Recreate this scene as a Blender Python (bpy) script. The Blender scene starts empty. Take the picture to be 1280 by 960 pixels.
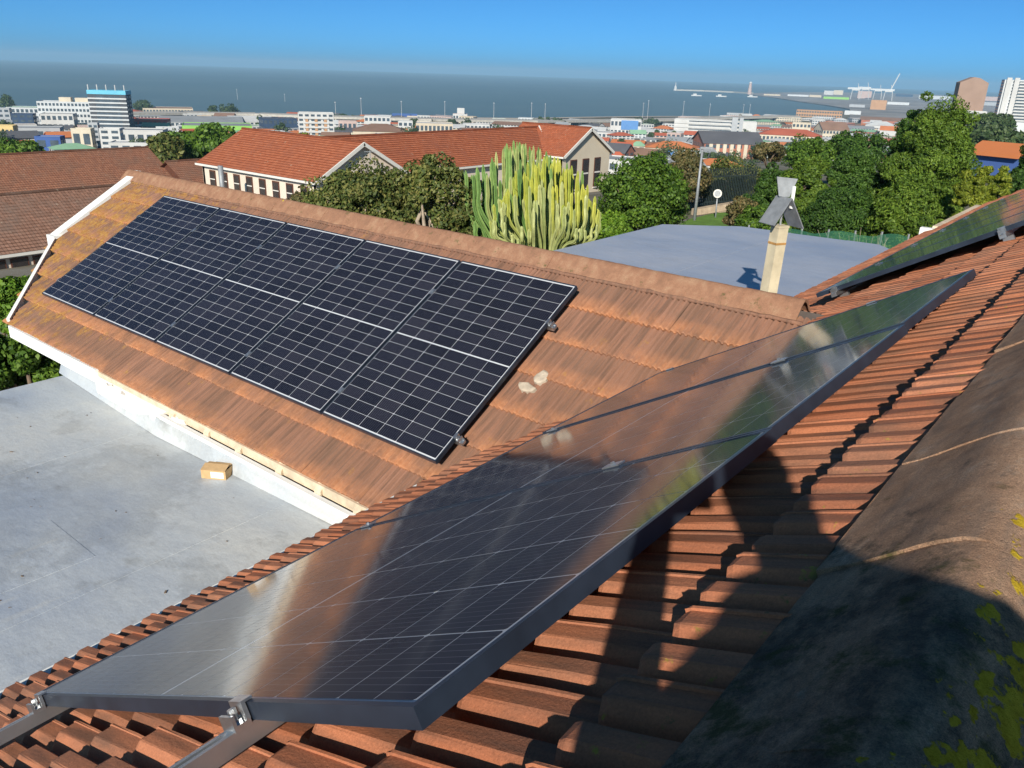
import bpy, math, random
import numpy as np
from mathutils import Vector, Matrix

rng = random.Random(11)
NR = np.random.default_rng(5)
sc = bpy.context.scene
COL = sc.collection

# ------------------------------------------------------------------ camera
F_PX, PITCH, ROLL, YAW = 997.5, math.radians(21.35), math.radians(-1.87), math.radians(38.42)
def _basis():
    cp, sp = math.cos(PITCH), math.sin(PITCH)
    fw = np.array([0, cp, -sp]); right = np.array([1., 0, 0]); down = np.array([0, -sp, -cp])
    c, s = math.cos(ROLL), math.sin(ROLL)
    r2 = c*right + s*down; d2 = -s*right + c*down
    M = np.array([[math.cos(YAW), -math.sin(YAW), 0], [math.sin(YAW), math.cos(YAW), 0], [0, 0, 1.]])
    return M@fw, M@r2, M@d2
FW, R2, D2 = _basis()
cam_d = bpy.data.cameras.new('camera'); cam = bpy.data.objects.new('camera', cam_d); COL.objects.link(cam)
m = Matrix.Identity(4)
for i in range(3):
    m[i][0] = R2[i]; m[i][1] = -D2[i]; m[i][2] = -FW[i]
cam.matrix_world = m
cam_d.sensor_fit = 'HORIZONTAL'; cam_d.sensor_width = 36.0; cam_d.lens = F_PX/1280*36
cam_d.clip_start = 0.01; cam_d.clip_end = 40000
sc.camera = cam

# ------------------------------------------------------------------ sky, sun, exposure
SUN = np.array([-0.395, 0.796, -0.459]); SUN /= np.linalg.norm(SUN)      # direction the light travels
EL = math.asin(-SUN[2]); AZ = math.atan2(-SUN[0], -SUN[1])              # azimuth of the sun from +Y towards +X
world = bpy.data.worlds.new('World'); sc.world = world; world.use_nodes = True
nt = world.node_tree; nt.nodes.clear()
sky = nt.nodes.new('ShaderNodeTexSky'); sky.sky_type = 'NISHITA'; sky.sun_disc = False
sky.sun_elevation = EL; sky.sun_rotation = AZ
sky.altitude = 0; sky.air_density = 0.3; sky.dust_density = 0.8; sky.ozone_density = 10.0
bg = nt.nodes.new('ShaderNodeBackground'); bg.inputs[1].default_value = 0.12
wo = nt.nodes.new('ShaderNodeOutputWorld')
tint = nt.nodes.new('ShaderNodeMix'); tint.data_type = 'RGBA'; tint.blend_type = 'MULTIPLY'; tint.inputs[0].default_value = 1.0; tint.inputs[7].default_value = (.60, 1.0, .85, 1)
nt.links.new(sky.outputs[0], tint.inputs[6]); nt.links.new(tint.outputs[2], bg.inputs[0]); nt.links.new(bg.outputs[0], wo.inputs[0])
sun_d = bpy.data.lights.new('sun', 'SUN'); sun_d.energy = 4.6; sun_d.angle = math.radians(0.53); sun_d.color = (1.0, 0.93, 0.82)
sun = bpy.data.objects.new('sun', sun_d); COL.objects.link(sun)
sun.rotation_euler = Vector(SUN).to_track_quat('-Z', 'Y').to_euler()
sc.view_settings.view_transform = 'Standard'; sc.view_settings.look = 'None'
sc.view_settings.gamma = 1.0; sc.view_settings.exposure = 0.45; sc.view_settings.use_curve_mapping = False
sc.render.engine = 'CYCLES'
sc.cycles.use_denoising = True
sc.cycles.max_bounces = 6; sc.cycles.transparent_max_bounces = 8; sc.cycles.volume_bounces = 0
sc.cycles.caustics_reflective = False; sc.cycles.caustics_refractive = False

# ------------------------------------------------------------------ survey helpers (photo ray -> real place)
def ray(x, y):
    d = FW + (x-640)/F_PX*R2 + (y-480)/F_PX*D2
    return d/np.linalg.norm(d)
def hitz(x, y, z):
    d = ray(x, y); return d*(z/d[2])
def at(x, y, D):
    d = ray(x, y); return d*(D/math.hypot(d[0], d[1]))
def proj(P):
    z = P@FW; return 640+F_PX*(P@R2)/z, 480+F_PX*(P@D2)/z, z
def interp(x, xs, ys): return float(np.interp(x, xs, ys))
def terrain(x, y):
    D = math.hypot(x, y)
    near = interp(-x, [-60, -10, 0, 10, 18, 35, 50, 75, 120, 400], [-4, -5.2, -5.6, -5.9, -6.7, -9.2, -11.6, -14.2, -18, -34])
    far = interp(D, [0, 120, 250, 400, 600, 900, 1000, 1040], [-9, -18, -27, -36, -46, -54.5, -57.5, -58.2])
    t = min(1, max(0, (D-60)/140)); t = t*t*(3-2*t)
    z = near*(1-t)+far*t
    az = math.degrees(math.atan2(x, y))
    S = interp(az, [-180, -90, -70, -60, -50, -38, -26, -20, -17.5, -15, 180], [1180, 1180, 1150, 1105, 1070, 1165, 1440, 1640, 2268, 6000, 6000])
    if D > S-25: z -= (D-S+25)*0.12
    return max(z, -75)
def ground_hit(x, y):
    d = ray(x, y); h = math.hypot(d[0], d[1]); D = 8.0
    while D < 4000:
        p = d*(D/h)
        if p[2] < terrain(p[0], p[1]): return p, D
        D *= 1.01
    return d*(D/h), D

# ------------------------------------------------------------------ materials
MATS = {}
def srgb(r, g, b):
    f = lambda c: ((c/255+.055)/1.055)**2.4 if c > 10 else c/255/12.92
    return (f(r), f(g), f(b), 1)
class NT:
    def __init__(s, name):
        s.m = bpy.data.materials.new(name); s.m.use_nodes = True; s.t = s.m.node_tree; s.t.nodes.clear()
        s.out = s.n('ShaderNodeOutputMaterial'); s.b = s.n('ShaderNodeBsdfPrincipled'); s.l(s.b.outputs[0], s.out.inputs[0])
    def n(s, k, **kw):
        o = s.t.nodes.new(k)
        for a, v in kw.items(): setattr(o, a, v)
        return o
    def l(s, a, b): s.t.links.new(a, b)
    def pos(s, scale=(1, 1, 1), kind='pos', rot=(0, 0, 0)):
        mp = s.n('ShaderNodeMapping'); mp.inputs['Scale'].default_value = scale; mp.inputs['Rotation'].default_value = rot
        if kind == 'pos': s.l(s.n('ShaderNodeNewGeometry').outputs['Position'], mp.inputs[0])
        else: s.l(s.n('ShaderNodeTexCoord').outputs[kind], mp.inputs[0])
        return mp.outputs[0]
    def noise(s, vec, scale, detail=4, rough=.55, lac=2.0):
        t = s.n('ShaderNodeTexNoise'); t.inputs['Scale'].default_value = scale; t.inputs['Detail'].default_value = detail; t.inputs['Roughness'].default_value = rough
        if vec is not None: s.l(vec, t.inputs['Vector'])
        return t.outputs['Fac']
    def ramp(s, fac, stops):
        r = s.n('ShaderNodeValToRGB'); e = r.color_ramp.elements
        while len(e) < len(stops): e.new(.5)
        for k, (p, c) in enumerate(stops):
            e[k].position = p; e[k].color = c if len(c) == 4 else (*c, 1)
        s.l(fac, r.inputs[0]); return r.outputs[0]
    def mix(s, fac, a, b, mode='MIX'):
        x = s.n('ShaderNodeMix', data_type='RGBA', blend_type=mode)
        for i, v in ((0, fac), (6, a), (7, b)):
            if hasattr(v, 'links'): s.l(v, x.inputs[i])
            elif i == 0: x.inputs[0].default_value = v
            else: x.inputs[i].default_value = v if len(v) == 4 else (*v, 1)
        return x.outputs[2]
    def math(s, op, a, b=0.0, clamp=False):
        x = s.n('ShaderNodeMath', operation=op, use_clamp=clamp)
        for i, v in enumerate((a, b)):
            if hasattr(v, 'links'): s.l(v, x.inputs[i])
            else: x.inputs[i].default_value = v
        return x.outputs[0]
    def rnd(s):
        o = s.n('ShaderNodeObjectInfo').outputs['Random']; g = s.n('ShaderNodeNewGeometry').outputs['Random Per Island']
        return s.math('FRACT', s.math('ADD', o, g))
    def bump(s, h, strength=.4, dist=.01):
        b = s.n('ShaderNodeBump'); b.inputs['Strength'].default_value = strength; b.inputs['Distance'].default_value = dist
        s.l(h, b.inputs['Height']); s.l(b.outputs[0], s.b.inputs['Normal']); return b
    def set(s, **kw):
        for k, v in kw.items():
            k = k.replace('_', ' ').title() if k not in ('IOR',) else k
            k = {'Base': 'Base Color', 'Spec': 'Specular IOR Level', 'Coat': 'Coat Weight', 'Coatrough': 'Coat Roughness', 'Coatior': 'Coat IOR'}.get(k, k)
            if hasattr(v, 'links'): s.l(v, s.b.inputs[k])
            else: s.b.inputs[k].default_value = v
        return s
def plain(name, col, rough=.7, var=.18, scale=6.0, bump=0.0, spec=.3, metal=0.0, bscale=60, bdist=.004):
    if name in MATS: return MATS[name]
    t = NT(name); c = (*col[:3], 1)
    n = t.noise(t.pos(), scale, 5)
    lo = tuple(v*(1-var) for v in col[:3]); hi = tuple(min(1, v*(1+var)) for v in col[:3])
    t.set(base=t.ramp(n, [(.3, lo), (.7, hi)]), roughness=rough, spec=spec, metallic=metal)
    if bump: t.bump(t.noise(t.pos(), bscale, 4), bump, bdist)
    MATS[name] = t.m; return t.m

def tile_mat(name, axis, c1, c2, c3, lichen_x=None):
    """terracotta roof tile: every tile its own tint, dark run-off streaks down the slope, grime and lichen"""
    t = NT(name)
    st = (3, 26, 3) if axis == 'x' else (40, 1.6, 3)
    base = t.ramp(t.rnd(), [(0., c1), (.5, c2), (1., c3)])
    streak = t.noise(t.pos(st), 1.0, 4, .6)
    base = t.mix(t.math('MULTIPLY', t.ramp(streak, [(.42, (0, 0, 0)), (.64, (1, 1, 1))]), .62 if axis == 'x' else .62), base, (.11, .07, .052), 'MIX')
    patch = t.noise(t.pos(), 2.3, 5, .6)
    base = t.mix(t.ramp(patch, [(.45, (0, 0, 0)), (.75, (.55, .55, .55))]), base, (.16, .105, .075))
    fine = t.noise(t.pos(), 240, 3, .7)
    base = t.mix(.55, base, t.ramp(fine, [(.25, (.55, .55, .55)), (.75, (1.35, 1.3, 1.25))]), 'MULTIPLY')
    if lichen_x is None:
        sp_ = t.n('ShaderNodeSeparateXYZ'); t.l(t.pos(), sp_.inputs[0]); mr = t.n('ShaderNodeMapRange'); t.l(sp_.outputs[0], mr.inputs[0])
        for i, v in enumerate((-.75, -.25, -.12, .045)): mr.inputs[i+1].default_value = v
        lf = t.ramp(t.math('ADD', t.noise(t.pos(), 26, 6, .7), mr.outputs[0]), [(.64, (0, 0, 0)), (.70, (.85, .85, .85))])
        base = t.mix(lf, base, t.ramp(t.noise(t.pos(), 12, 2), [(.4, (.09, .085, .035)), (.6, (.38, .30, .03))]))
    if lichen_x is not None:
        at_ = t.n('ShaderNodeAttribute'); at_.attribute_name = 'edge'
        ef = t.math('MULTIPLY', at_.outputs['Fac'], t.ramp(t.noise(t.pos((2.2, 2.2, 2.2)), 2.0, 5, .65), [(.36, (.12, .12, .12)), (.62, (.9, .9, .9))]))
        base = t.mix(ef, base, t.ramp(t.noise(t.pos(), 30, 4), [(.3, (.42, .17, .075)), (.7, (.60, .27, .13))]))
        sep = t.n('ShaderNodeSeparateXYZ'); t.l(t.pos(), sep.inputs[0])
        mr = t.n('ShaderNodeMapRange'); t.l(sep.outputs[0], mr.inputs[0])
        for i, v in enumerate(lichen_x): mr.inputs[i+1].default_value = v
        mr.inputs[3].default_value = .20; mr.inputs[4].default_value = 0
        l = t.noise(t.pos(), 7, 7, .68)
        fac = t.ramp(t.math('ADD', l, mr.outputs[0]), [(.62, (0, 0, 0)), (.74, (.8, .8, .8))])
        lc = t.ramp(t.noise(t.pos(), 23, 3), [(.35, (.30, .13, .04)), (.65, (.44, .25, .06))])
        base = t.mix(fac, base, lc)
    t.set(base=base, roughness=.88, spec=.2)
    t.bump(t.noise(t.pos(), 160, 5, .7), .55, .003)
    MATS[name] = t.m; return t.m
tile_mat('tile_terracotta', 'x', (.36, .125, .062), (.47, .175, .088), (.56, .23, .125))
tile_mat('tile_weathered', 'y', (.265, .138, .090), (.295, .152, .10), (.325, .168, .112), (-9.8, -7.0))

def ridge_mat(name, moss, lich, cols, side=None):
    t = NT(name)
    base = t.ramp(t.noise(t.pos((3, 1.2, 3)), 4, 6, .65), [(.3, cols[0]), (.5, cols[1]), (.68, cols[2])])
    fine = t.noise(t.pos(), 170, 4, .7)
    base = t.mix(.6, base, t.ramp(fine, [(.25, (.55, .55, .55)), (.75, (1.4, 1.36, 1.3))]), 'MULTIPLY')
    mo = t.noise(t.pos((1, .6, 1)), 7, 7, .7)
    base = t.mix(t.ramp(mo, [(moss, (0, 0, 0)), (moss+.16, (.85, .85, .85))]), base, (.06, .052, .042))
    gm = t.noise(t.pos((1, 1, 1)), 13, 6, .7)
    base = t.mix(t.ramp(gm, [(.60, (0, 0, 0)), (.70, (.75, .75, .75))]), base, (.075, .082, .028))
    vo = t.n('ShaderNodeTexVoronoi'); vo.inputs['Scale'].default_value = 15; 
    dist = t.mix(.10, t.pos((1, .75, 1)), t.n('ShaderNodeTexNoise').outputs['Color'])
    ns = t.n('ShaderNodeTexNoise'); ns.inputs['Scale'].default_value = 30; t.l(t.pos(), ns.inputs['Vector'])
    dist = t.mix(.05, t.pos((1, .75, 1)), ns.outputs['Color']); t.l(dist, vo.inputs['Vector'])
    sel = t.noise(t.pos(), 3.6, 2)
    if side:                       # lichen grows on the weather side of the ridge
        sx = t.n('ShaderNodeSeparateXYZ'); t.l(t.pos(), sx.inputs[0]); mr = t.n('ShaderNodeMapRange'); t.l(sx.outputs[0], mr.inputs[0])
        mr.inputs[1].default_value, mr.inputs[2].default_value = side; mr.inputs[3].default_value = -.30; mr.inputs[4].default_value = .16
        sel = t.math('ADD', sel, mr.outputs[0])
    rad = t.ramp(sel, [(lich, (0, 0, 0)), (lich+.3, (.46, .46, .46))])
    fac = t.math('MULTIPLY', t.math('SUBTRACT', rad, vo.outputs['Distance']), 14, True)
    ly = t.ramp(t.noise(t.pos(), 90, 4), [(.35, (.40, .27, .015)), (.65, (.66, .50, .05))])
    base = t.mix(fac, base, ly)
    t.set(base=base, roughness=.93, spec=.15)
    h = t.math('ADD', t.noise(t.pos(), 120, 6, .75), t.math('MULTIPLY', fac, .5))
    t.bump(h, .6, .003)
    MATS[name] = t.m; return t.m
def ridge_mossy():
    t = NT('ridge_mossy')
    sx = t.n('ShaderNodeSeparateXYZ'); t.l(t.pos(), sx.inputs[0])
    def rng_(out, a, b_, lo, hi):
        mr = t.n('ShaderNodeMapRange'); t.l(out, mr.inputs[0])
        for i, v in enumerate((a, b_, lo, hi)): mr.inputs[i+1].default_value = v
        return mr.outputs[0]
    n1 = t.noise(t.pos((1, .55, 1)), 9, 10, .72)
    base = t.ramp(n1, [(.26, (.26, .175, .12)), (.40, (.46, .28, .18)), (.56, (.60, .38, .25)), (.72, (.68, .54, .42))])
    st = t.noise(t.pos((30, 4, 30)), 1.0, 6, .7)
    base = t.mix(t.math('MULTIPLY', t.ramp(st, [(.48, (0, 0, 0)), (.66, (1, 1, 1))]), .42), base, (.26, .21, .175))
    mo = t.math('ADD', t.noise(t.pos((1, .7, 1)), 8, 9, .74), rng_(sx.outputs[1], 1.45, .85, -.13, .075))
    base = t.mix(t.ramp(mo, [(.50, (0, 0, 0)), (.60, (.75, .75, .75)), (.72, (.95, .95, .95))]), base, t.ramp(t.noise(t.pos(), 40, 6, .7), [(.35, (.05, .046, .04)), (.65, (.16, .135, .105))]))
    gm = t.math('ADD', t.noise(t.pos(), 15, 8, .72), rng_(sx.outputs[1], 1.6, .8, -.10, .03))
    base = t.mix(t.ramp(gm, [(.55, (0, 0, 0)), (.66, (.8, .8, .8))]), base, (.085, .095, .03))
    pale = t.noise(t.pos(), 19, 8, .75); base = t.mix(t.ramp(pale, [(.60, (0, 0, 0)), (.70, (.55, .55, .55))]), base, (.42, .37, .31))
    sp = t.noise(t.pos(), 420, 3, .8); base = t.mix(.75, base, t.ramp(sp, [(.28, (.45, .45, .45)), (.72, (1.5, 1.46, 1.4))]), 'MULTIPLY')
    side = rng_(sx.outputs[0], -.11, -.02, -.22, .082)
    l1 = t.math('ADD', t.noise(t.pos((1, .8, 1)), 30, 3, .55), side)
    l2 = t.math('MULTIPLY', t.math('ADD', t.noise(t.pos(), 110, 5, .75), -.5), .22)
    lf = t.ramp(t.math('ADD', l1, l2), [(.585, (0, 0, 0)), (.615, (1, 1, 1))])
    base = t.mix(lf, base, t.ramp(t.noise(t.pos(), 75, 5, .7), [(.35, (.55, .34, .015)), (.65, (.85, .60, .05))]))
    t.set(base=base, roughness=.95, spec=.12)
    h = t.math('ADD', t.math('ADD', t.noise(t.pos(), 70, 9, .75), t.math('MULTIPLY', t.noise(t.pos(), 420, 3, .8), .5)), t.math('MULTIPLY', lf, .35))
    t.bump(h, 1.0, .011); MATS['ridge_mossy'] = t.m
ridge_mossy()
ridge_mat('ridge_orange', .66, .62, ((.23, .125, .08), (.30, .158, .098), (.36, .215, .135)))

def cell_mat():
    t = NT('solar_cell')
    base = t.ramp(t.rnd(), [(0, (.007, .008, .015)), (.6, (.011, .012, .022)), (1, (.018, .018, .028))])
    sep = t.n('ShaderNodeSeparateXYZ'); t.l(t.pos(kind='Object'), sep.inputs[0])
    bus = t.math('LESS_THAN', t.math('FRACT', t.math('MULTIPLY', sep.outputs[0], 1/.01817)), .05)
    base = t.mix(t.math('MULTIPLY', bus, .8), base, (.20, .20, .22))
    t.set(base=base, roughness=.4, spec=.1, coat=1.0, coatrough=.075, coatior=1.40)
    MATS['cell'] = t.m
cell_mat()
t = NT('white_backsheet'); t.set(base=(.56, .57, .59, 1), roughness=.5, coat=1.0, coatrough=.075, coatior=1.40); MATS['backsheet'] = t.m
plain('frame_black', (.026, .036, .056), .34, .3, 9, 0, .6, .25)
plain('aluminium', (.56, .57, .58), .34, .1, 14, .15, .5, .9, 300, .0006)
plain('clamp_metal', (.60, .61, .62), .28, .12, 60, .1, .5, .9)
plain('white_paint', (.80, .79, .75), .6, .07, 3, .15, .3)
plain('white_plaster', (.76, .74, .70), .8, .08, 2.2, .3, .2)
plain('cream_timber', (.62, .50, .36), .75, .22, 9, .3, .2)
plain('roof_deck', (.10, .08, .07), .9)
plain('mortar', (.46, .38, .29), .9, .2, 20, .6)

def membrane(name, c_lo, c_mid, c_hi, stain):
    t = NT(name)
    n1 = t.noise(t.pos((.55, .9, 1)), .9, 6, .6)
    base = t.ramp(n1, [(.32, c_lo), (.5, c_mid), (.68, c_hi)])
    n2 = t.noise(t.pos((.8, 1.4, 1)), 1.7, 7, .68)
    base = t.mix(t.ramp(n2, [(.56, (0, 0, 0)), (.70, (stain,)*3)]), base, (.19, .18, .15))
    n4 = t.noise(t.pos((3.5, .5, 1)), 2.4, 6, .7)
    base = t.mix(t.ramp(n4, [(.60, (0, 0, 0)), (.74, (stain*.8,)*3)]), base, (.60, .58, .52))
    n5 = t.noise(t.pos((1, 1, 1)), .42, 8, .72); base = t.mix(t.ramp(n5, [(.50, (0, 0, 0)), (.54, (stain*.45,)*3), (.60, (stain*.2,)*3)]), base, (.16, .16, .15))
    n3 = t.noise(t.pos(), 45, 4, .7)
    base = t.mix(.3, base, t.ramp(n3, [(.3, (.75, .75, .75)), (.7, (1.2, 1.2, 1.2))]), 'MULTIPLY')
    t.set(base=base, roughness=t.ramp(n1, [(.3, (.36, .36, .36)), (.7, (.6, .6, .6))]), spec=.5)
    t.bump(t.noise(t.pos((1, 1.6, 1)), 5, 7, .62), .35, .02)
    MATS[name] = t.m
membrane('membrane_grey', (.36, .40, .46), (.48, .505, .52), (.58, .575, .54), .5)
membrane('membrane_blue', (.30, .34, .42), (.34, .38, .46), (.38, .41, .48), .12)

def leaf_mat(name, stops, trans=.25):
    t = NT(name)
    c = t.ramp(t.math('FRACT', t.math('ADD', t.n('ShaderNodeNewGeometry').outputs['Random Per Island'], 0)), stops)
    n = t.noise(t.pos(), .9, 3)
    c = t.mix(.6, c, t.ramp(n, [(.35, (.6, .65, .6)), (.65, (1.25, 1.2, 1.0))]), 'MULTIPLY')
    t.set(base=c, roughness=.55, spec=.25)
    tr = t.n('ShaderNodeBsdfTranslucent'); t.l(c, tr.inputs[0]); mx = t.n('ShaderNodeMixShader'); mx.inputs[0].default_value = trans
    t.l(t.b.outputs[0], mx.inputs[1]); t.l(tr.outputs[0], mx.inputs[2]); t.l(mx.outputs[0], t.out.inputs[0])
    MATS[name] = t.m
leaf_mat('leaf_green', [(0, (.035, .075, .012)), (.5, (.075, .15, .018)), (1, (.15, .24, .03))])
leaf_mat('leaf_bright', [(0, (.06, .13, .012)), (.5, (.12, .23, .02)), (1, (.22, .34, .04))])
leaf_mat('leaf_conifer', [(0, (.022, .055, .012)), (.5, (.05, .11, .018)), (1, (.10, .18, .03))])
leaf_mat('leaf_conifer_light', [(0, (.05, .10, .012)), (.5, (.10, .17, .02)), (1, (.18, .26, .035))])
leaf_mat('leaf_yellow', [(0, (.08, .12, .012)), (.5, (.19, .23, .02)), (1, (.30, .32, .04))])
leaf_mat('leaf_olive', [(0, (.05, .075, .02)), (.5, (.11, .14, .035)), (1, (.24, .22, .07))])
leaf_mat('leaf_brown', [(0, (.06, .065, .025)), (.5, (.13, .12, .045)), (1, (.25, .18, .085))])
leaf_mat('leaf_far', [(0, (.03, .055, .02)), (.5, (.05, .085, .03)), (1, (.09, .12, .045))], .1)
plain('bark', (.16, .115, .08), .9, .3, 8, .5)
plain('bark_pale', (.34, .27, .20), .9, .3, 8, .5)

# ------------------------------------------------------------------ geometry helpers
LR = random.Random(21)
class MB:
    def lump(s, c, U, V, N, a, b, h, n=11):
        c, U, V, N = (np.asarray(q, float) for q in (c, U, V, N)); R_ = [LR.uniform(.8, 1.15) for _ in range(n)]; P = []
        for k, (sc_, hh) in enumerate(((1.0, -.02), (.96, h*.45), (.72, h*.9))):
            for i in range(n):
                th = 2*math.pi*i/n; P.append(c+U*a*R_[i]*sc_*math.cos(th)+V*b*R_[i]*sc_*math.sin(th)+N*(hh*LR.uniform(.85, 1.15)))
        P.append(c+N*h)
        F = [(k*n+i, k*n+(i+1) % n, (k+1)*n+(i+1) % n, (k+1)*n+i) for k in range(2) for i in range(n)]+[(2*n+i, 2*n+(i+1) % n, 3*n) for i in range(n)]
        return s.add(P, F)
    def __init__(s): s.v = []; s.f = []; s.uv = None
    def add(s, vs, fs):
        o = len(s.v); s.v += [tuple(map(float, p)) for p in vs]; s.f += [tuple(i+o for i in f) for f in fs]; return s
    def bar(s, o, U, V, N, u, v, n):
        o, U, V, N = (np.asarray(a, float) for a in (o, U, V, N))
        P = [o+U*a+V*b+N*c for c in n for b in v for a in u]
        return s.add(P, [(0, 2, 3, 1), (4, 5, 7, 6), (0, 1, 5, 4), (2, 6, 7, 3), (0, 4, 6, 2), (1, 3, 7, 5)])
    def box(s, x, y, z): return s.bar((0, 0, 0), (1, 0, 0), (0, 1, 0), (0, 0, 1), x, y, z)
    def slab(s, poly, d):
        n = len(poly); d = np.asarray(d, float); P = [np.asarray(p, float) for p in poly]
        return s.add(P+[p+d for p in P], [tuple(range(n)), tuple(range(2*n-1, n-1, -1))]+[(i, i+n, (i+1) % n+n, (i+1) % n) for i in range(n)])
    def tube(s, path, rad, n=8, ribs=0.0, cap=True, hint=(0.3, 0.2, 1)):
        path = [np.asarray(p, float) for p in path]; k = len(path)
        if not hasattr(rad, '__len__'): rad = [rad]*k
        vs = []; ref = None
        for i in range(k):
            d = path[min(i+1, k-1)]-path[max(i-1, 0)]; d = d/(np.linalg.norm(d)+1e-9)
            if ref is None:
                ref = np.cross(d, (0, 0, 1.) if abs(d[2]) < .9 else (1., 0, 0))
            a = ref-d*(ref@d); a /= np.linalg.norm(a); ref = a; b = np.cross(d, a)
            for j in range(n):
                th = 2*math.pi*j/n; r = rad[i]*(1-ribs*(j % 2))
                vs.append(path[i]+(a*math.cos(th)+b*math.sin(th))*r)
        fs = [(i*n+j, i*n+(j+1) % n, (i+1)*n+(j+1) % n, (i+1)*n+j) for i in range(k-1) for j in range(n)]
        if cap: fs += [tuple(range(n-1, -1, -1)), tuple(range((k-1)*n, k*n))]
        return s.add(vs, fs)
    def mesh(s, name, mat, smooth=False):
        me = bpy.data.meshes.new(name); me.from_pydata(s.v, [], s.f)
        if mat is not None: me.materials.append(MATS[mat] if isinstance(mat, str) else mat)
        if smooth: me.polygons.foreach_set('use_smooth', [True]*len(me.polygons))
        me.update(); return me
    def build(s, name, mat, parent=None, smooth=False, **kw):
        return link(name, s.mesh(name, mat, smooth), parent, **kw)
def link(name, data, parent=None, mat=None, **kw):
    o = bpy.data.objects.new(name, data); COL.objects.link(o)
    if parent is not None: o.parent = parent
    if mat is not None: o.matrix_local = mat
    for k, v in kw.items(): o[k] = v
    return o
def thing(name, label, cat, loc=(0, 0, 0), group=None, mat=None):
    o = bpy.data.objects.new(name, None); COL.objects.link(o); o.empty_display_size = .2
    if mat is not None: o.matrix_world = mat
    else: o.location = loc
    o['label'] = label; o['category'] = cat
    if group: o['group'] = group
    return o
def frame(o, U, V, N):
    M = Matrix.Identity(4)
    for i in range(3): M[i][0] = U[i]; M[i][1] = V[i]; M[i][2] = N[i]; M[i][3] = o[i]
    return M
def struct(name, mb, mat, smooth=False, **kw): return mb.build(name, mat, None, smooth, kind='structure', **kw)
def npmesh(name, v, f, mat, smooth=False):
    me = bpy.data.meshes.new(name); v = np.asarray(v, np.float32); f = np.asarray(f, np.int32); k = f.shape[1]
    me.vertices.add(len(v)); me.vertices.foreach_set('co', v.ravel())
    me.loops.add(f.size); me.loops.foreach_set('vertex_index', f.ravel())
    me.polygons.add(len(f)); me.polygons.foreach_set('loop_start', np.arange(0, f.size, k, dtype=np.int32))
    if smooth: me.polygons.foreach_set('use_smooth', np.ones(len(f), bool))
    me.materials.append(MATS[mat]); me.update(calc_edges=True); return me

# ================================================================== the large structure: land, sea
def polar(name, r_list, a_list, zf, mat, wrap=False):
    v = []; na = len(a_list)
    for r in r_list:
        for a in a_list:
            x, y = r*math.sin(a), r*math.cos(a); v.append((x, y, zf(x, y)))
    nr = len(r_list); f = []
    for i in range(nr-1):
        for j in range(na if wrap else na-1):
            k = (j+1) % na; f.append((i*na+j, (i+1)*na+j, (i+1)*na+k, i*na+k))
    return link(name, npmesh(name, v, f, mat, True), kind='structure')
t = NT('ground_mix')
g = t.ramp(t.noise(t.pos((1, 1, 0)), .035, 6, .65), [(.35, (.085, .10, .045)), (.5, (.17, .15, .11)), (.62, (.25, .235, .21))])
t.set(base=g, roughness=.95, spec=.1); MATS['ground'] = t.m
t = NT('sea_water')
deep = t.ramp(t.noise(t.pos((1, 1, 0)), .0016, 4), [(.35, (.085, .15, .18)), (.65, (.11, .175, .20))])
pv = t.pos((.02, .055, 0), rot=(0, 0, -YAW))
caps = t.math('MULTIPLY', t.ramp(t.noise(pv, 1.0, 6, .62), [(.70, (0, 0, 0)), (.735, (1, 1, 1))]), t.ramp(t.noise(t.pos((1, 1, 0)), .006, 2), [(.45, (0, 0, 0)), (.6, (1, 1, 1))]))
t.set(base=t.mix(caps, deep, (.75, .78, .8)), roughness=.6, spec=.25)
t.bump(t.noise(t.pos((.05, .12, 0), rot=(0, 0, -YAW)), 1, 5, .6), .3, 1.0); MATS['sea'] = t.m
plain('sand', (.46, .39, .30), .95, .15, .02); plain('asphalt', (.06, .06, .062), .9, .2, 2); plain('concrete', (.42, .39, .34), .9, .15, .4)
plain('grass', (.12, .22, .03), .95, .3, 3, .6); plain('port_ground', (.26, .24, .22), .95, .35, .01)
rings = [.5, 3, 6, 9, 12, 16, 20, 25, 30, 36, 43, 50, 60, 72, 86, 100, 120, 145, 175, 210, 250, 300, 360, 430, 510, 600, 700, 800, 900, 960, 1000, 1040, 1070, 1090, 1110, 1130, 1150, 1170, 1200, 1260, 1320, 1380, 1440, 1500, 1560, 1620, 1680, 1800, 2000, 2200, 2300, 2600, 3000, 3600, 4200]
polar('ground', rings, [math.radians(a) for a in np.arange(-180, 180, 2.0)], terrain, 'ground', True)
polar('sea', [0.2, 400, 800, 1200, 1800, 2600, 3800, 5500, 8000, 11000, 13800], [math.radians(a) for a in np.arange(-180, 180, 3)], lambda x, y: -60.0, 'sea', True)
# beach: a strip of sand along the shore
bv = []
for a in np.arange(-86, -15, 1.0):
    S = interp(a, [-180, -90, -70, -60, -50, -38, -26, -20, -17.5, -15, 180], [1180, 1180, 1150, 1105, 1070, 1165, 1440, 1640, 2268, 6000, 6000])
    if S > 1700: break
    for d_, z in ((-60, -57.4), (-32, -57.6), (14, -59.7)):
        A = math.radians(a); bv.append(((S+d_)*math.sin(A), (S+d_)*math.cos(A), z+.15))
bf = [(i*3+j, i*3+j+1, i*3+j+4, i*3+j+3) for i in range(len(bv)//3-1) for j in (0, 1)]
link('beach', npmesh('beach', bv, bf, 'sand', True), kind='structure')
hp = [hitz(*q, -59) for q in [(1062, 137), (1030, 131.5), (1000, 127.5), (965, 122), (938, 118.8), (934, 117.2), (960, 116.2), (1000, 115.6), (1060, 115.8), (1110, 117), (1180, 119), (1282, 122), (1282, 150), (1062, 150)]]
struct('harbour_quay', MB().slab([(p[0], p[1], -57.2) for p in hp], (0, 0, -4)), 'port_ground')
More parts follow.
